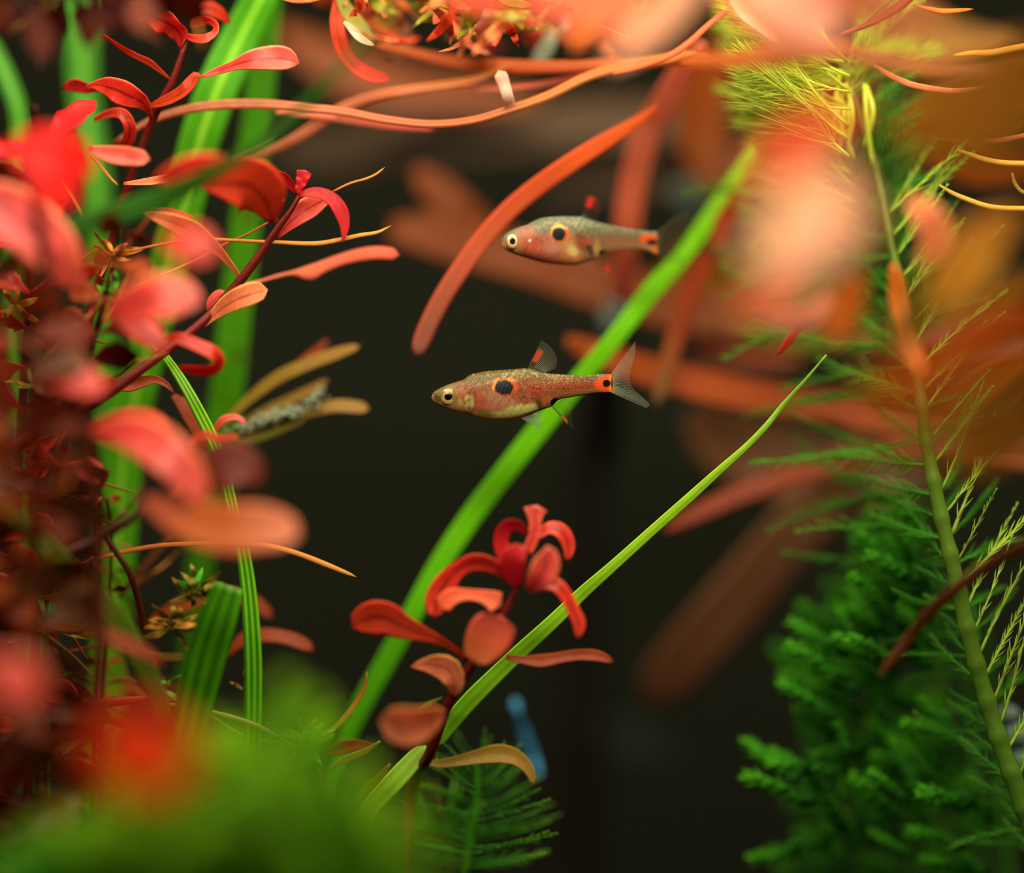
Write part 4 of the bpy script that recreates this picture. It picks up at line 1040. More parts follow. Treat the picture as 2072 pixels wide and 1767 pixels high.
sprig('grassy wisp on the brown leaf edge in mid thicket', 70, 780, -2, 6, 55, 10, ['ochre','olive'], 32, spread=2.6)
# ------------------------------------------------------------------ reddish strap leaves and strands of the upper middle
ST = 'reddish strap leaves'
strap('strap_leaf', 'vivid orange-red strap leaf curving down ahead of the upper fish', 'leaf', ST,
      [(1330,215,10,10),(1285,248,22,9),(1230,282,32,8),(1150,332,37,7),(1085,378,38,7),(1030,424,38,7),(980,478,38,7),(938,535,38,7),(900,592,37,7),(870,648,36,7),(852,690,34,7),(842,722,26,7)], 'strap_red', roll=0.35, cup=0.3, th=0.5, ends=(0, 0.04))
strap('strap_leaf', 'pink strap leaf standing upright behind the upper fish', 'leaf', ST,
      [(1420,90,20,16),(1395,125,44,18),(1372,162,54,20),(1344,209,56,22),(1314,257,56,24),(1294,313,56,25),(1276,395,54,26),(1268,470,52,27),(1262,560,44,30),(1258,640,20,34)], 'strap_pink', roll=0.3, cup=0.2, th=0.4)
strap('strap_leaf', 'orange-red strap leaf ending in a pale withered tip right of the fish', 'leaf', ST,
      [(1590,290,30,20),(1530,360,40,20),(1480,430,44,20),(1440,500,44,20),(1405,570,44,20),(1382,640,42,20),(1362,700,38,20),(1350,745,34,20),(1342,775,30,20),(1334,800,26,20),(1326,822,8,20)], leafmat('withered_strap_leaf', [(185,70,40),(200,80,45),(205,85,45),(195,95,55),(150,120,70)], transl=0.4, var=0.1), roll=0.3, cup=0.2, th=0.4)
strap('strap_leaf', 'long orange strap leaf lying level behind the tail of the sharp fish', 'leaf', ST,
      [(1148,690,22,22),(1185,708,46,23),(1240,730,56,23),(1310,752,62,24),(1400,776,66,25),(1500,798,66,26),(1610,815,62,27),(1720,832,60,28),(1830,860,56,28),(1960,900,50,28),(2120,940,40,28)], 'strap_orange', roll=0.35, cup=0.2, th=0.5)
strap('strap_leaf', 'dull wide orange strap leaf passing behind the belly of the upper fish', 'leaf', ST,
      [(790,466,50,36),(880,478,92,36),(960,498,98,37),(1060,525,100,37),(1160,558,104,38),(1260,592,104,38),(1380,625,100,39),(1500,648,96,40),(1640,665,90,41),(1800,680,80,42),(2100,690,60,42)], 'strap_far', roll=0.3, cup=0.2, th=0.6)
strap('strap_leaf', 'short dull orange leaf rising to cross the wide strap far behind', 'leaf', ST,
      [(840,345,30,40),(880,382,70,40),(930,430,78,40),(985,480,70,41),(1040,530,40,42)], 'strap_far', roll=0.3, th=0.6)
strap('strap_leaf', 'thin brown-orange leaf fanning out above the broad brown bands', 'leaf', ST,
      [(1345,1072,14,22),(1400,1045,32,22),(1480,1008,40,22),(1560,978,44,22),(1650,948,46,23),(1740,925,46,24),(1840,905,42,24),(1960,890,36,24),(2120,880,30,24)], 'rust', roll=0.35, cup=0.2, th=0.4)
strap('strap_leaf', 'brown leaf blade pointing down across the feathery green stem', 'leaf', ST,
      [(2140,1080,30,-14),(2060,1112,28,-13),(1990,1150,27,-12),(1930,1195,27,-12),(1880,1240,27,-11),(1840,1290,25,-10),(1805,1335,20,-10),(1775,1372,8,-10)], 'umber', roll=0.3, cup=0.2, th=0.4)
strap('strap_leaf', 'brown blurred band slanting down through the dark lower water', 'leaf', ST,
      [(1760,880,80,42),(1690,985,104,42),(1580,1105,116,42),(1500,1200,120,42),(1420,1290,118,42),(1350,1370,104,43),(1310,1420,50,44)], 'brown', roll=0.3, cup=0.2, th=0.8)
strap('strap_leaf', 'broad brown leaf hanging dim behind the thin brown-orange one', 'leaf', ST,
      [(1400,830,60,46),(1450,880,130,47),(1530,925,150,48),(1640,955,140,48),(1760,970,120,48),(1900,960,80,48)], 'brown', roll=0.3, cup=0.2, th=0.8)
strap('strap_leaf', 'dark rust leaf far behind the curled red leaf under the top tangle', 'leaf', ST,
      [(560,60,30,60),(640,110,80,60),(740,160,110,60),(860,190,90,60),(980,200,70,60),(1100,210,40,60)], 'strap_far', roll=0.3, th=0.8)
strap('strap_leaf', 'faint brown leaf hanging in the gloom above the orange strap', 'leaf', ST,
      [(780,290,30,66),(900,285,80,66),(1040,270,100,66),(1180,250,110,66),(1340,250,100,66),(1480,270,60,66)], 'far_brown', roll=0.3, th=0.8)
strap('strap_leaf', 'hazy olive leaf stretched behind the pink upright strap', 'leaf', ST,
      [(1080,400,20,70),(1180,370,60,70),(1300,350,90,70),(1420,330,110,70),(1540,330,90,70),(1660,320,60,70)], 'far_brown', roll=0.35, th=0.8)
strap('strap_leaf', 'dim greyish leaf beneath the long salmon strand', 'leaf', ST,
      [(560,300,40,74),(680,300,110,74),(800,280,130,74),(900,270,80,74)], 'far_brown', roll=0.3, th=0.8)

SN = 'salmon strands under the top tangle'
strap('strand', 'long salmon strand sagging across the top from the ribbons to the tangle', 'stalk', SN,
      [(230,290,10,6),(300,248,16,6),(380,222,20,5),(460,212,21,5),(540,212,21,5),(600,217,20,4),(690,226,19,4),(781,243,18,3),(875,252,17,3),(962,243,17,3),(1034,221,18,3),(1107,195,19,4),(1186,157,20,5),(1260,134,22,6),(1330,122,24,6),(1420,108,22,7)], 'strand', roll=0.3, cup=0.2, th=0.4)
strap('strand', 'dusky twin strand running just below the long salmon strand', 'stalk', SN,
      [(560,226,8,10),(640,232,14,10),(720,244,15,10),(800,256,14,10),(880,262,8,10)], 'strap_pink', roll=0.3, th=0.4)
strap('strand', 'salmon strand climbing from the ribbons over the long one', 'stalk', SN,
      [(470,330,14,12),(540,305,22,12),(600,278,24,11),(683,226,24,10),(735,204,23,9),(788,190,23,8),(853,180,22,8),(947,166,20,8),(990,150,14,8),(1040,130,8,8)], 'strand', roll=0.3, th=0.4)
strap('strand', 'thin dusky red strand behind the white-tipped stub', 'stalk', SN,
      [(900,178,5,9),(944,181,9,9),(1034,177,12,9),(1110,168,13,9),(1179,155,13,9),(1260,140,10,9)], 'strap_pink', roll=0.3, th=0.4)
strap('strand', 'thick orange runner lying level beneath the top tangle', 'stalk', SN,
      [(760,88,10,12),(840,108,22,11),(926,126,28,10),(1034,135,30,9),(1120,136,28,8),(1179,134,26,8),(1260,128,26,8),(1350,122,28,8),(1440,118,28,6)], 'strap_orange', roll=0.3, th=0.6)
strap('stub', 'pale pink stub with a white lit top standing on the salmon strand', 'stalk', SN,
      [(1008,142,22,2),(1014,155,28,2),(1020,172,26,2),(1027,195,24,2),(1031,212,22,3),(1030,226,18,3)], 'pale', roll=0.2, th=0.8, ends=(0.1, 0.05))
strap('strand', 'forked red strand rising to the brightest pink leaf', 'stalk', SN,
      [(1240,148,10,3),(1300,132,14,3),(1360,110,15,3),(1400,82,14,3),(1421,62,13,3),(1452,36,12,3),(1483,12,12,3),(1510,-20,10,3)], 'strap_red', roll=0.3, th=0.4)
strap('strap_leaf', 'whitish pink leaf tip folded at the top of the forked strand', 'leaf', ST,
      [(1478,-10,14,0),(1492,12,26,-2),(1514,36,32,-4),(1540,60,26,-6),(1570,90,10,-8)], 'pale', roll=0.3, cup=0.3)
strap('strand', 'blurred orange runner carrying on past the fork to the far edge', 'stalk', SN,
      [(1380,126,24,-12),(1480,122,38,-20),(1560,116,42,-24),(1640,106,40,-22),(1700,104,38,-22),(1782,122,36,-22),(1882,136,36,-22),(1980,140,34,-22),(2140,142,30,-22)], leafmat('fading_orange_runner', [(185, 90, 45), (175, 88, 42), (160, 82, 30), (120, 74, 18)], transl=0.4), roll=0.3, th=0.6)

# the tangle at the very top, one floating plant that trails down from the water's surface
t = thing('floating_plant', 'tangle of red and olive leaves trailing down over the runners', 'plant', P(900, -250, 0.01))
stem('stem', [(640,-120,16,6),(760,-60,18,8),(900,-40,18,8),(1060,-50,18,10),(1250,-70,18,10),(1420,-90,16,8)], M['stem_brown'], t)
leaf('leaf', [(700,-60,14,6),(684,10,22,5),(682,56,30,4),(694,104,30,4),(722,138,30,4),(758,156,28,4),(790,158,14,4)], M['orange_red'], t, roll=rollarr(.6, .2, 28), n=28, cup=0.3, label='hanging red leaf with an upturned orange tip')
leaf('leaf', [(680,-30,10,5),(700,20,28,5),(728,54,30,5),(760,84,8,5)], M['olive'], t, roll=0.3, cup=0.3, label='olive leaf')
leaf('leaf', [(696,44,6,2),(714,62,16,2),(732,80,16,2),(758,92,5,2)], M['pale'], t, roll=0.2, cup=0.3, label='pale shining leaf')
leaf('leaf', [(893,-20,10,5),(898,20,14,5),(915,52,16,5),(940,82,17,5),(968,100,16,5),(994,110,10,5)], M['strap_red'], t, roll=0.3, cup=0.2)
leaf('leaf', [(955,46,6,6),(944,78,10,6),(932,106,10,6),(925,120,8,6)], M['salmon'], t, roll=0.3)
leaf('leaf', [(770,0,10,3),(776,18,13,3),(780,38,10,3)], M['coral'], t, roll=0.3)
r_ = random.Random(5)
for i in range(120):
    x0, y0 = 690 + 640 * r_.random() ** 1.25, r_.uniform(-70, 62)
    a = r_.uniform(0.2, 2.9); L = r_.uniform(60, 140); w = r_.uniform(8, 30)
    mt = r_.choice(['olive', 'orange_red', 'rust', 'olive', 'ochre', 'strap_red', 'pink', 'rust', 'salmon'])
    dyv = r_.uniform(-8, 30); tn = r_.uniform(-1.8, 1.8); pts = []
    x, y = x0, y0
    for j in range(6):
        pts.append((x, y, w * (0.2, 0.6, 1, 0.95, 0.7, 0.1)[j], dyv + j * r_.uniform(-1, 1)))
        a += tn / 5; x += math.cos(a) * L / 5; y += math.sin(a) * L / 5 * 0.8
    if y > 132: continue
    leaf('leaf', pts, M[mt], t, roll=rollarr(r_.uniform(-.8,.8), r_.uniform(-.8,.8), 16), n=16, K=8, cup=0.3, app=False)
for i, (x, y, w, mt) in enumerate([(1103, 98, 30, 'pale'), (1165, 24, 34, 'pale'), (806, 95, 34, 'brown'), (980, 20, 20, 'pale')]):
    leaf('leaf', [(x + 22, y - 46, 6, 14), (x + 8, y - 12, w, 14), (x - 10, y + 16, w, 14), (x - 30, y + 36, 8, 14)], M['grey'] if i in (0, 1) else M[mt], t, roll=0.3, K=8, cup=0.3)
t2 = thing('floating_plant', 'huge soft pink and orange leaves hanging close to the pane at the top', 'plant', P(1400, -300, -0.045))
stem('stem', [(900,-150,22,-40),(1150,-160,24,-42),(1400,-160,26,-44),(1700,-150,26,-46)], M['stem_brown'], t2)
for pts, mt, ro in [
    ([(980,-140,40,-50),(1030,-80,80,-50),(1090,-20,90,-50),(1150,20,70,-50),(1200,50,20,-50)], 'coral', .3),
    ([(1150,-120,40,-40),(1200,-40,90,-41),(1260,30,100,-42),(1300,70,60,-42),(1330,100,14,-42)], 'coral', .4),
    ([(1430,-130,30,-46),(1400,-60,70,-46),(1350,20,70,-46),(1290,80,50,-46),(1230,130,12,-46)], 'peach', .3),
    ([(1480,-140,30,-42),(1530,-60,120,-43),(1580,0,150,-44),(1640,40,130,-44),(1700,70,30,-44)], 'blush', .3),
    ([(1420,-100,20,-36),(1470,-30,60,-38),(1540,50,70,-40),(1610,100,60,-40),(1680,120,14,-40)], 'orange', .3),
    ([(1620,-120,30,-50),(1700,-30,100,-52),(1800,30,90,-54),(1900,60,20,-55)], 'rust', .4),
    ([(860,-100,20,-24),(900,-50,60,-24),(960,0,60,-24),(1030,24,14,-24)], 'orange_red', .3),
    ([(1240,-60,20,-20),(1210,0,50,-21),(1180,60,54,-22),(1160,110,14,-22)], 'orange', .3)]:
    leaf('leaf', pts, M[mt], t2, roll=ro, cup=0.2)

# thin bright strands on the dark right edge
TY = 'thin golden strands by the far edge'
for lab, pts, mt in [
    ('pale orange strand bowed just below the blurred runner', [(1768,132,5),(1790,146,10),(1815,160,13),(1850,173,13),(1923,184,12),(1970,180,9),(2010,172,4)], 'salmon'),
    ('golden strand sweeping level out of the picture above the lowest one', [(1936,304,4),(1960,312,9),(1985,321,11),(2023,329,11),(2072,331,11),(2140,330,10)], 'yellow'),
    ('lowest golden strand curving out of the picture', [(1900,374,4),(1922,388,8),(1945,399,10),(2003,418,10),(2072,422,10),(2140,422,8)], 'yellow'),
    ('short orange strand above the golden pair', [(1980,280,4),(2005,286,10),(2030,284,11),(2070,275,9),(2120,264,6)], 'salmon'),
    ('orange glint of a strand highest at the far corner', [(1850,10,4),(1876,17,9),(1905,23,12),(1935,22,10),(1970,18,4)], 'orange'),
    ('dull yellow strand in the far upper corner below the glint', [(1930,112,5),(1965,108,12),(2003,107,14),(2040,100,14),(2140,80,12)], 'amber'),
    ('yellow-green thin blade leaning at the far upper corner', [(1735,60,4),(1765,30,10),(1800,0,12),(1850,-50,12)], 'olive'),
    ('dull orange twig crossing the far upper corner', [(1700,70,6),(1760,48,14),(1810,20,18),(1860,-20,18)], 'rust'),
    ('fine ochre hook at the very edge beside the lowest golden strand', [(2048,350,4),(2054,372,8),(2068,388,8),(2110,400,6)], 'ochre')]:
    strap('strand', lab, 'stalk', TY, [(x, y, w, -1) for x, y, w in pts], mt, roll=0.25, cup=0.2, th=0.5)
strap('strap_leaf', 'upright orange leaf curling beside the feathery stem', 'leaf', ST,
      [(1806,535,10,-12),(1812,560,30,-12),(1816,605,38,-12),(1824,650,42,-13),(1836,695,44,-14),(1856,735,40,-15),(1880,775,16,-16)], 'orange', roll=0.35, cup=0.3)
strap('strap_leaf', 'small red-brown leaf tip under the blurred pink leaves', 'leaf', ST,
      [(1665,618,8,-3),(1640,640,14,-3),(1612,670,16,-3),(1588,700,14,-3),(1570,722,4,-3)], 'orange_red', roll=0.3)
strap('strap_leaf', 'dusky pink leaf end hovering over the level orange strap', 'leaf', ST,
      [(1400,700,30,40),(1460,705,60,40),(1540,712,64,40),(1620,720,40,40)], 'rust', roll=0.3)

# near blurred plants in front of the right side
def blurleaves(label, name, specs, stempts, base, grp):
    root = thing(name, label, 'plant', base, grp)
    stem('stem', stempts, M['stem_brown'], root)
    for pts, mt, ro in specs:
        leaf('leaf', pts, M[mt], root, roll=ro, cup=0.2)
    return root
GP = 'soft-focus plants close to the pane'
blurleaves('pale pink and coral leaves melting into haze before the feathery stem', 'pink_stem_plant', [
    ([(1740,190,20,-62),(1680,240,60,-62),(1610,295,90,-63),(1550,340,60,-63),(1510,360,14,-63)], 'coral', .2),
    ([(1700,330,30,-66),(1680,390,120,-66),(1640,450,180,-67),(1600,510,140,-67),(1570,550,30,-67)], 'peach', .2),
    ([(1760,420,30,-64),(1700,470,100,-64),(1640,500,130,-64),(1560,510,90,-64),(1500,500,20,-64)], 'peach', .3),
    ([(1640,520,20,-40),(1600,570,80,-42),(1540,610,80,-44),(1470,630,20,-45)], 'salmon', .3),
    ([(1740,560,20,-32),(1720,600,70,-32),(1700,640,70,-32),(1690,700,20,-32)], 'orange', .3),
    ([(1680,600,20,-24),(1640,640,40,-25),(1580,650,40,-25),(1530,640,10,-25)], 'blush', .4),
    ([(1840,400,16,-24),(1870,430,60,-25),(1890,470,70,-25),(1880,510,40,-25),(1850,530,10,-25)], 'salmon', .2)],
    [(1720,640,10,-46),(1770,420,18,-62),(1780,200,20,-64),(1770,0,22,-60),(1760,-200,24,-56)], P(1760, -200, -0.056), GP)
blurleaves('golden and brown leaves glowing out of focus along the far edge', 'golden_stem_plant', [
    ([(2060,430,20,-42),(2000,480,90,-43),(1950,540,130,-44),(1920,600,100,-44),(1900,640,20,-44)], 'amber', .25),
    ([(2080,620,30,-60),(2000,680,90,-60),(1900,740,100,-60),(1800,790,80,-60),(1720,800,20,-60)], 'burnt', .4),
    ([(2120,780,40,-62),(2050,810,90,-62),(1960,850,100,-62),(1870,890,80,-62),(1800,900,20,-62)], 'gold_brown', .35),
    ([(2120,240,40,-58),(2060,250,100,-58),(1990,290,100,-58),(1940,330,20,-58)], 'gold_brown', .4),
    ([(2140,100,40,-54),(2060,140,120,-54),(1980,200,140,-54),(1900,260,120,-54),(1830,300,20,-54)], 'gold_brown', .3),
    ([(2120,640,30,-36),(2040,660,90,-36),(1960,690,80,-36),(1880,720,14,-36)], 'burnt', .5),
    ([(2120,860,30,-44),(2060,880,80,-44),(1990,920,80,-44),(1930,960,14,-44)], 'gold_brown', .4),
    ([(1930,560,20,-38),(1880,600,60,-38),(1830,660,60,-38),(1800,720,12,-38)], 'ochre', .4)],
    [(2150,60,20,-50),(2140,400,26,-48),(2130,800,28,-46),(2130,1300,30,-44),(2130,1850,30,-42)], P(2130, 1850, -0.042), GP)
blurleaves('dull ochre and rust leaves hanging far back in the upper corner', 'golden_stem_plant', [
    ([(1720,-60,40,50),(1780,20,110,50),(1860,80,130,50),(1960,100,90,50),(2060,90,20,50)], 'gold_brown', .3),
    ([(2100,160,40,44),(2020,200,110,44),(1930,230,120,44),(1850,250,80,44),(1780,250,20,44)], 'gold_brown', .3),
    ([(2100,340,30,40),(2000,330,90,40),(1920,300,90,40),(1850,270,20,40)], 'strap_far', .4),
    ([(1480,60,30,46),(1440,150,90,46),(1420,240,110,46),(1430,320,90,46),(1450,400,20,46)], 'strap_far', .3),
    ([(1560,600,30,50),(1500,560,100,50),(1420,540,110,50),(1330,560,20,50)], 'gold_brown', .4),
    ([(2100,560,30,42),(2040,600,80,42),(1990,680,90,42),(1970,780,20,42)], 'gold_brown', .4),
    ([(2100,720,30,42),(2020,760,100,42),(1950,830,100,42),(1910,900,20,42)], 'burnt', .4)],
    [(2160,-80,22,52),(2150,300,24,50),(2140,800,26,48),(2150,1850,28,48)], P(2150, 1850, 0.048), 'soft plants far behind')

# ------------------------------------------------------------------ feathery green plants on the right
def feather_mesh(name, pairs, ln, fine, mat, seed, droop=0.15, plume=0.30, spl=(0.55, 0.85)):
    """one comb-like leaf 1 unit long: a midrib with fine side hairs"""
    r = random.Random(seed)
    n = 14
    cl = np.zeros((n, 3)); u = np.linspace(0, 1, n)
    cl[:, 0] = u; cl[:, 2] = -droop * u ** 2
    V, F, T, S = tube_geo(cl, np.linspace(0.018, 0.005, n) * fine, np.linspace(0.014, 0.004, n) * fine, np.zeros(n), 5, ref=np.array([0., 0, 1]))
    V = V.tolist(); T = T.tolist(); S = S.tolist()
    for i in range(pairs):
        q = 0.14 + 0.82 * i / (pairs - 1)
        p = np.array([q, 0, -droop * q ** 2])
        L = plume * ln * math.sin(math.pi * min(0.96, 0.30 + 0.62 * q)) * r.uniform(.8, 1.1)
        for sd in (-1, 1):
            an = r.uniform(*spl)
            d = np.array([math.cos(an), sd * math.sin(an), r.uniform(-.25, .35)])
            w = 0.008 * fine
            mid = p + d * L * 0.55 + np.array([0.0, 0, 0.0]); tip = p + d * L + np.array([L * 0.12, 0, 0.0])
            pr = np.array([-d[1], d[0], 0]); up = np.array([0, 0, 1.0])
            o0 = len(V)
            V += [list(p + pr * w), list(p - pr * w), list(p + up * w), list(mid + pr * w * .8), list(mid - pr * w * .8), list(mid + up * w * .8), list(tip)]
            F += [(o0, o0+1, o0+4, o0+3), (o0+1, o0+2, o0+5, o0+4), (o0+2, o0, o0+3, o0+5), (o0+3, o0+4, o0+6), (o0+4, o0+5, o0+6), (o0+5, o0+3, o0+6)]
            T += [q] * 7; S += [0.5] * 7
    return proto_mesh(name, V, F, T, S, mat)

def proto_mesh(name, V, F, T, S, mat):
    me = bpy.data.meshes.new(name)
    me.from_pydata([tuple(v) for v in V], [], F)
    me.materials.append(mat)
    for nm, arr in (('t', T), ('s', S)):
        me.attributes.new(nm, 'FLOAT', 'POINT').data.foreach_set('value', np.asarray(arr, dtype=np.float32))
    me.polygons.foreach_set('use_smooth', np.ones(len(me.polygons), dtype=bool))
    me.update()
    return me

def moss_mesh(name, rows, mat, seed, wid=0.17):
    """one stubby frond 1 unit long, set all round with short pointed leaflets"""
    r = random.Random(seed)
    n = 8
    cl = np.zeros((n, 3)); cl[:, 0] = np.linspace(0, 0.95, n); cl[:, 2] = 0.04 * np.sin(np.linspace(0, 3, n))
    V, F, T, S = tube_geo(cl, np.full(n, 0.02), np.full(n, 0.02), np.zeros(n), 5, ref=np.array([0., 0, 1]))
    V = V.tolist(); T = T.tolist(); S = S.tolist()
    for i in range(rows):
        q = 0.04 + 0.93 * i / (rows - 1)
        for k in range(4):
            ph = k * math.pi / 2 + i * 0.8 + r.uniform(-.2, .2)
            an = r.uniform(0.5, 0.9)
            d = np.array([math.cos(an), math.sin(an) * math.cos(ph), math.sin(an) * math.sin(ph)])
            L = wid * r.uniform(0.8, 1.25) * (1.0 if q < 0.8 else 0.8)
            sd = np.cross(d, [1, 0, 0]); sd /= np.linalg.norm(sd) + 1e-9
            p = np.array([q, 0, 0])
            w = L * 0.30
            nn = np.cross(d, sd)
            o0 = len(V)
            V += [list(p), list(p + d * L * .45 + sd * w), list(p + d * L * .45 - sd * w), list(p + d * L * .5 + nn * L * 0.08), list(p + d * L * .5 - nn * L * 0.10), list(p + d * L)]
            F += [(o0, o0+1, o0+3), (o0, o0+3, o0+2), (o0+1, o0+5, o0+3), (o0+3, o0+5, o0+2), (o0, o0+4, o0+1), (o0, o0+2, o0+4), (o0+1, o0+4, o0+5), (o0+2, o0+5, o0+4)]
            T += [q] * 6; S += [0.5, 0.2, 0.8, 0.5, 0.5, 0.5]
    return proto_mesh(name, V, F, T, S, mat)

def place(me, name, root, px, py, dy, ang, length, tilt=0.0, spin=0.0, fat=1.0):
    """a frond rooted at a pixel, pointing ang degrees up from the picture's right, length in pixels"""
    o = bpy.data.objects.new(name, me)
    COL.objects.link(o)
    o.parent = root
    s = length * PX * (D + dy / 1000) / D
    m = Matrix.Rotation(-math.radians(ang), 4, 'Y') @ Matrix.Rotation(tilt, 4, 'Z') @ Matrix.Rotation(spin, 4, 'X') @ Matrix.Diagonal((s, s * fat, s * fat, 1))
    m.translation = Vector(P(px, py, dy / 1000) - origin_of(root))
    o.matrix_basis = m
    return o

feaG = [feather_mesh('feather_leaf', 15, 1.0, 1.0, M['feather_green'], 40 + i, droop=0.1 + 0.06 * i, plume=0.26) for i in range(4)]
feaL = [feather_mesh('feather_leaf', 22, 1.0, 0.9, M['feather_lime'], 50 + i, droop=0.1 + 0.1 * i, plume=0.42, spl=(0.25, 0.5)) for i in range(4)]
feaT = [feather_mesh('feather_leaf', 20, 1.0, 0.8, M['feather_green'], 55 + i, droop=0.18 * (i - 1.5), plume=0.20, spl=(0.2, 0.5)) for i in range(4)]
feaR = [feather_mesh('feather_leaf', 12, 1.0, 1.1, M['needle'], 95 + i, droop=0.08 * (i - 1), plume=0.15, spl=(0.2, 0.45)) for i in range(3)]
FG = 'feathery green water plants'
w = thing('water_milfoil', 'tall feathery green plant with a curving knobbly stem beside the moss', 'plant', P(2100, 1850, 0.0), FG)
SP_ = [(1700,120,10,10),(1760,300,14,8),(1800,480,18,6),(1835,650,22,4),(1862,800,26,2),(1876,900,28,1.5),(1892,985,30,1),(1908,1060,31,0.8),(1930,1150,33,0.5),(1950,1240,34,0.5),(1972,1330,35,0.5),(1998,1420,36,0.5),(2028,1515,38,0.5),(2060,1600,40,0.5),(2100,1720,42,1),(2120,1850,42,2)]
stem('stem', SP_, M['stem_green'], w, K=10, knobs=24)
R = spline(np.array(SP_, float), 600)
rr_ = random.Random(77)
L_ = np.r_[0, np.cumsum(np.linalg.norm(np.diff(R[:, :2], axis=0), axis=1))]
q = 330.0
while q < L_[-1] - 120:
    i = int(np.searchsorted(L_, q)); x, y, _, dd = R[i]
    ta = math.degrees(math.atan2(R[i-4, 1] - R[i+4, 1], R[i-4, 0] - R[i+4, 0])) * -1
    ta = math.degrees(math.atan2(-(R[i-4, 1] - R[i+4, 1]), R[i-4, 0] - R[i+4, 0]))
    # a ring of four or five leaves: outer side, both faces, inner side
    for e_ in range(2 if y < 700 else 1):
        place(rr_.choice(feaR), 'feather_leaf', w, x + 8, y - 6, dd - 2 * e_, ta - rr_.uniform(36, 60), rr_.uniform(170, 270), tilt=rr_.uniform(-.25, .25), spin=rr_.uniform(-1.3, 1.3))
    place(rr_.choice(feaT), 'feather_leaf', w, x - 8, y - 4, dd + rr_.uniform(3, 12), ta + rr_.uniform(58, 98), rr_.uniform(260, 400) * (1.0 if y < 1150 else 0.5), tilt=rr_.uniform(.0, .25), spin=rr_.uniform(-.6, .6))
    place(rr_.choice(feaT), 'feather_leaf', w, x, y, dd + 3, ta - rr_.uniform(40, 80), rr_.uniform(160, 240), tilt=rr_.uniform(0.5, 1.0), spin=rr_.uniform(-1, 1))
    place(rr_.choice(feaG), 'feather_leaf', w, x, y, dd + 2, ta + rr_.uniform(30, 80), rr_.uniform(150, 240) * (1.0 if y < 1150 else 0.6), tilt=rr_.uniform(0.4, 1.0), spin=rr_.uniform(-1, 1))
    q += rr_.uniform(44, 64) * (1.0 if q > 700 else 0.8)
w2 = thing('water_milfoil', 'bushy lime crown of a feathery plant lit brightest under the runner', 'plant', P(1760, 1850, 0.012), FG)
SQ_ = [(1715,120,10,10),(1722,200,14,10),(1716,300,16,10),(1730,420,18,11),(1770,600,20,20),(1820,800,22,34),(1880,1200,24,44),(1900,1850,26,46)]
stem('stem', SQ_, M['stem_green'], w2, K=8)
R = spline(np.array(SQ_, float), 400)
L_ = np.r_[0, np.cumsum(np.linalg.norm(np.diff(R[:, :2], axis=0), axis=1))]
q = 4.0
while q < 620:
    i = int(np.searchsorted(L_, q)); x, y, _, dd = R[i]
    for k in range(5 if y < 330 else 2):
        place(rr_.choice(feaL), 'feather_leaf', w2, x, y, dd - 2.5 * k, rr_.uniform(136, 180), rr_.uniform(210, 300), tilt=rr_.uniform(-.12, .18), spin=rr_.uniform(-.9, .9))
    for k in range(2):
        place(rr_.choice(feaL if q < 90 else feaG), 'feather_leaf', w2, x, y, dd, rr_.uniform(24, 66), rr_.uniform(150, 230), tilt=rr_.uniform(-.6, .6), spin=rr_.uniform(-1, 1))
    q += rr_.uniform(26, 36)
for k in range(7):
    x = rr_.uniform(1680, 1760)
    stem('side_shoot', [(x, rr_.uniform(140, 200), 8, 6), (x + rr_.uniform(-14, 14), 230, 11, 5), (x + rr_.uniform(-24, 24), rr_.uniform(290, 340), 8, 6)], M['feather_lime'], w2)

# stubby moss on the right floor, dark below
mossF = [moss_mesh('frond', 11, M['moss'], 60 + i, wid=0.26) for i in range(4)]
mk = thing('moss_clump', 'dark green moss clump of stubby fronds beside the knobbly stem', 'moss', P(1800, 1850, 0.02))
rm = random.Random(31)
tips = [(1730,1235,150,112),(1695,1290,148,120),(1600,1310,148,150),(1585,1385,148,140),(1610,1435,146,120),(1560,1545,172,150),(1512,1570,158,160),(1535,1740,196,170),(1640,1345,150,120),(1650,1530,190,110),(1700,1240,120,90)]
for (x, y, an, ln) in tips:
    a = math.radians(an)
    place(rm.choice(mossF), 'frond', mk, x - math.cos(a) * ln, y + math.sin(a) * ln, rm.uniform(10, 14), an, ln, tilt=rm.uniform(-.2, .2), spin=rm.uniform(0, 6), fat=0.8)
n = 0
while n < 150:
    y = rm.uniform(1080, 1790); f = (y - 1080) / 700
    xr = 1885 + 190 * f - 20
    xl = 1840 - 290 * min(1, f * 1.7) + (60 if y > 1600 else 0)
    x = rm.uniform(xl + 60, xr)
    if x < 1830 - (y - 1080) * 1.1: continue
    place(rm.choice(mossF), 'frond', mk, x, y, rm.uniform(9, 36), rm.uniform(105, 175), rm.uniform(90, 150), tilt=rm.uniform(-.5, .8), spin=rm.uniform(0, 6), fat=0.85)
    n += 1
for k in range(9):
    x = 1640 + k * 48
    stem('stem', [(x - 40, 1330 + 30 * (k % 3) - 22 * k, 10, 30), (x, 1560, 14, 30), (x + 20, 1850, 16, 32)], M['moss'], mk)
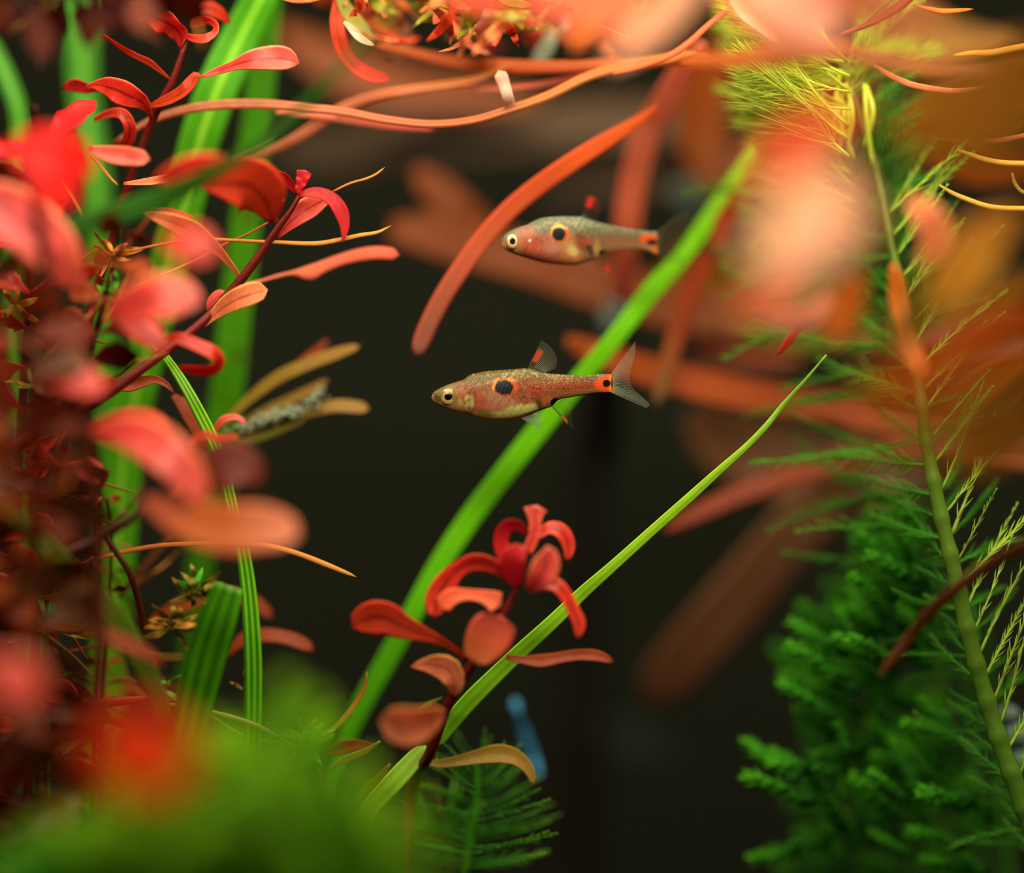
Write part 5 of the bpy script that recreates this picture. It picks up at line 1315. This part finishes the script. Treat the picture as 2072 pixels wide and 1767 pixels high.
# near clump filling the lower left, strongly blurred
mossN = [moss_mesh('frond', 9, M['moss_front'], 70 + i, wid=0.34) for i in range(4)]
mn = thing('moss_clump', 'bright green moss mound out of focus below the red thicket', 'moss', P(480, 1850, -0.06))
rm = random.Random(32); n = 0
while n < 210:
    x = rm.uniform(150, 800) if n < 175 else rm.uniform(-60, 240)
    edge = 1680 - 150 * math.exp(-((x - 560) / 130) ** 2) - 70 * math.exp(-((x - 400) / 90) ** 2) + max(0, (x - 660)) * 0.6 + max(0, 280 - x) * 0.9
    y = rm.uniform(edge, 1850)
    place(rm.choice(mossN if n < 175 else mossF), 'frond', mn, x, y, rm.uniform(-66, -40), rm.uniform(50, 140), rm.uniform(90, 150), tilt=rm.uniform(-.9, .9), spin=rm.uniform(0, 6), fat=1.1)
    n += 1
# a small feathery shoot at the bottom
feaS = [feather_mesh('feather_leaf', 12, 1.0, 1.3, M['sprig'], 80 + i, droop=-0.05 - 0.05 * i, plume=0.20) for i in range(3)]
ws = thing('water_milfoil', 'small dark feathery shoot growing up below the ochre leaf', 'plant', P(940, 1850, 0.012), FG)
stem('stem', [(966,1520,10,8),(966,1580,16,8),(962,1640,18,8),(952,1700,18,9),(940,1770,18,10),(936,1850,18,12)], M['sprig'], ws)
for k in range(17):
    q = k / 16; y = 1545 + 210 * q; x = 966 - 22 * q ** 2
    for sd in (-1, 1):
        an = (90 - sd * (18 + 62 * min(1, q * 1.8))) + rm.uniform(-8, 8)
        place(rm.choice(feaS), 'feather_leaf', ws, x + sd * 4, y, 8 + rm.uniform(-3, 3), an, 80 + 90 * min(1, q * 1.6) + rm.uniform(-10, 10), tilt=rm.uniform(-.4, .4), spin=rm.uniform(-.6, .6))
sprig('dark grassy wisps fanning beside the small feathery shoot', 905, 1690, 12, 9, 110, 10, ['moss', 'olive', 'sprig'], 90, spread=3.4, base=1850)

# ------------------------------------------------------------------ things far back in the dark
dw = thing('driftwood', 'black driftwood branch in the dark water with pale patches', 'driftwood', P(1150, 1850, 0.075))
stem('branch', [(1225,900,60,66),(1228,760,58,50),(1240,680,52,36),(1256,622,40,30),(1264,604,20,30)], M['wood'], dw, K=12)
stem('branch', [(1380,360,30,62),(1350,470,44,64),(1270,620,60,66),(1225,760,70,68),(1190,950,80,70),(1170,1300,100,72),(1150,1700,120,74),(1140,2150,130,75)], M['wood'], dw, K=12)
for (x, y, rr, nn, dp) in ((1246, 648, 9, 80, 28.5), (1396, 390, 12, 40, 56)):
    o = clump('pale_patch', dw, x, y, dp, nn, rr, 'stone', x, rx=30, ry=40, ang=0.3); o['kind'] = 'stuff'
    o['label'] = 'pale grey crusty patch'
sb = thing('fish', 'thin blue streak of a small fish seen end-on in the dark', 'fish', P(1072, 1500, 0.022))
V, F, T, S = leaf_geo([(1048,1440,8,22),(1056,1470,15,24),(1068,1505,19,25),(1080,1538,16,26),(1092,1572,6,22)], th=1.0, cup=0, K=12)
mesh_obj('body', V, F, M['blue'], sb, T, S)
V, F, T, S = leaf_geo([(1050,1446,6,22),(1046,1434,14,22),(1043,1424,18,22),(1041,1414,4,22)], th=0.2, cup=0, K=8)
mesh_obj('tail_fin', V, F, M['blue'], sb, T, S)
def pebble(label, cx, cy, dy, rx, ry, seed):
    r = random.Random(seed); n, K = 10, 14
    V = []; c0 = P(cx, cy, dy / 1000); s = PX * (D + dy / 1000) / D
    for i in range(n + 1):
        ph = math.pi * i / n
        for j in range(K):
            th = 2 * math.pi * j / K
            k = 1 + 0.10 * math.sin(2 * th + seed) * math.sin(ph) + 0.07 * math.cos(3 * ph + seed)
            V.append(c0 + np.array([rx * s * k * math.sin(ph) * math.cos(th), rx * .8 * s * k * math.sin(ph) * math.sin(th), ry * s * k * math.cos(ph)]))
    F = [(i*K+j, i*K+(j+1) % K, (i+1)*K+(j+1) % K, (i+1)*K+j) for i in range(n) for j in range(K)]
    return tag(mesh_obj('stone', V, F, M['stone'], None, origin=c0 - np.array([0, 0, ry * s])), label, 'stone', 'pale stones behind the feathery stem')
pebble('topmost pale grey stone peeping past the knobbly stem', 2040, 1447, 14, 22, 20, 1)
pebble('middle pale grey stone of the stack behind the knobbly stem', 2062, 1490, 14, 30, 28, 2)
pebble('lowest and largest pale grey stone of the stack at the edge', 2078, 1545, 14, 34, 32, 3)
strap('stone_slab', 'dim grey slab lost in the dark at the back', 'stone', None, [(1220,1480,30,90),(1270,1500,70,90),(1320,1530,70,90),(1380,1560,20,90)], 'slab', roll=0.3, th=3.0)
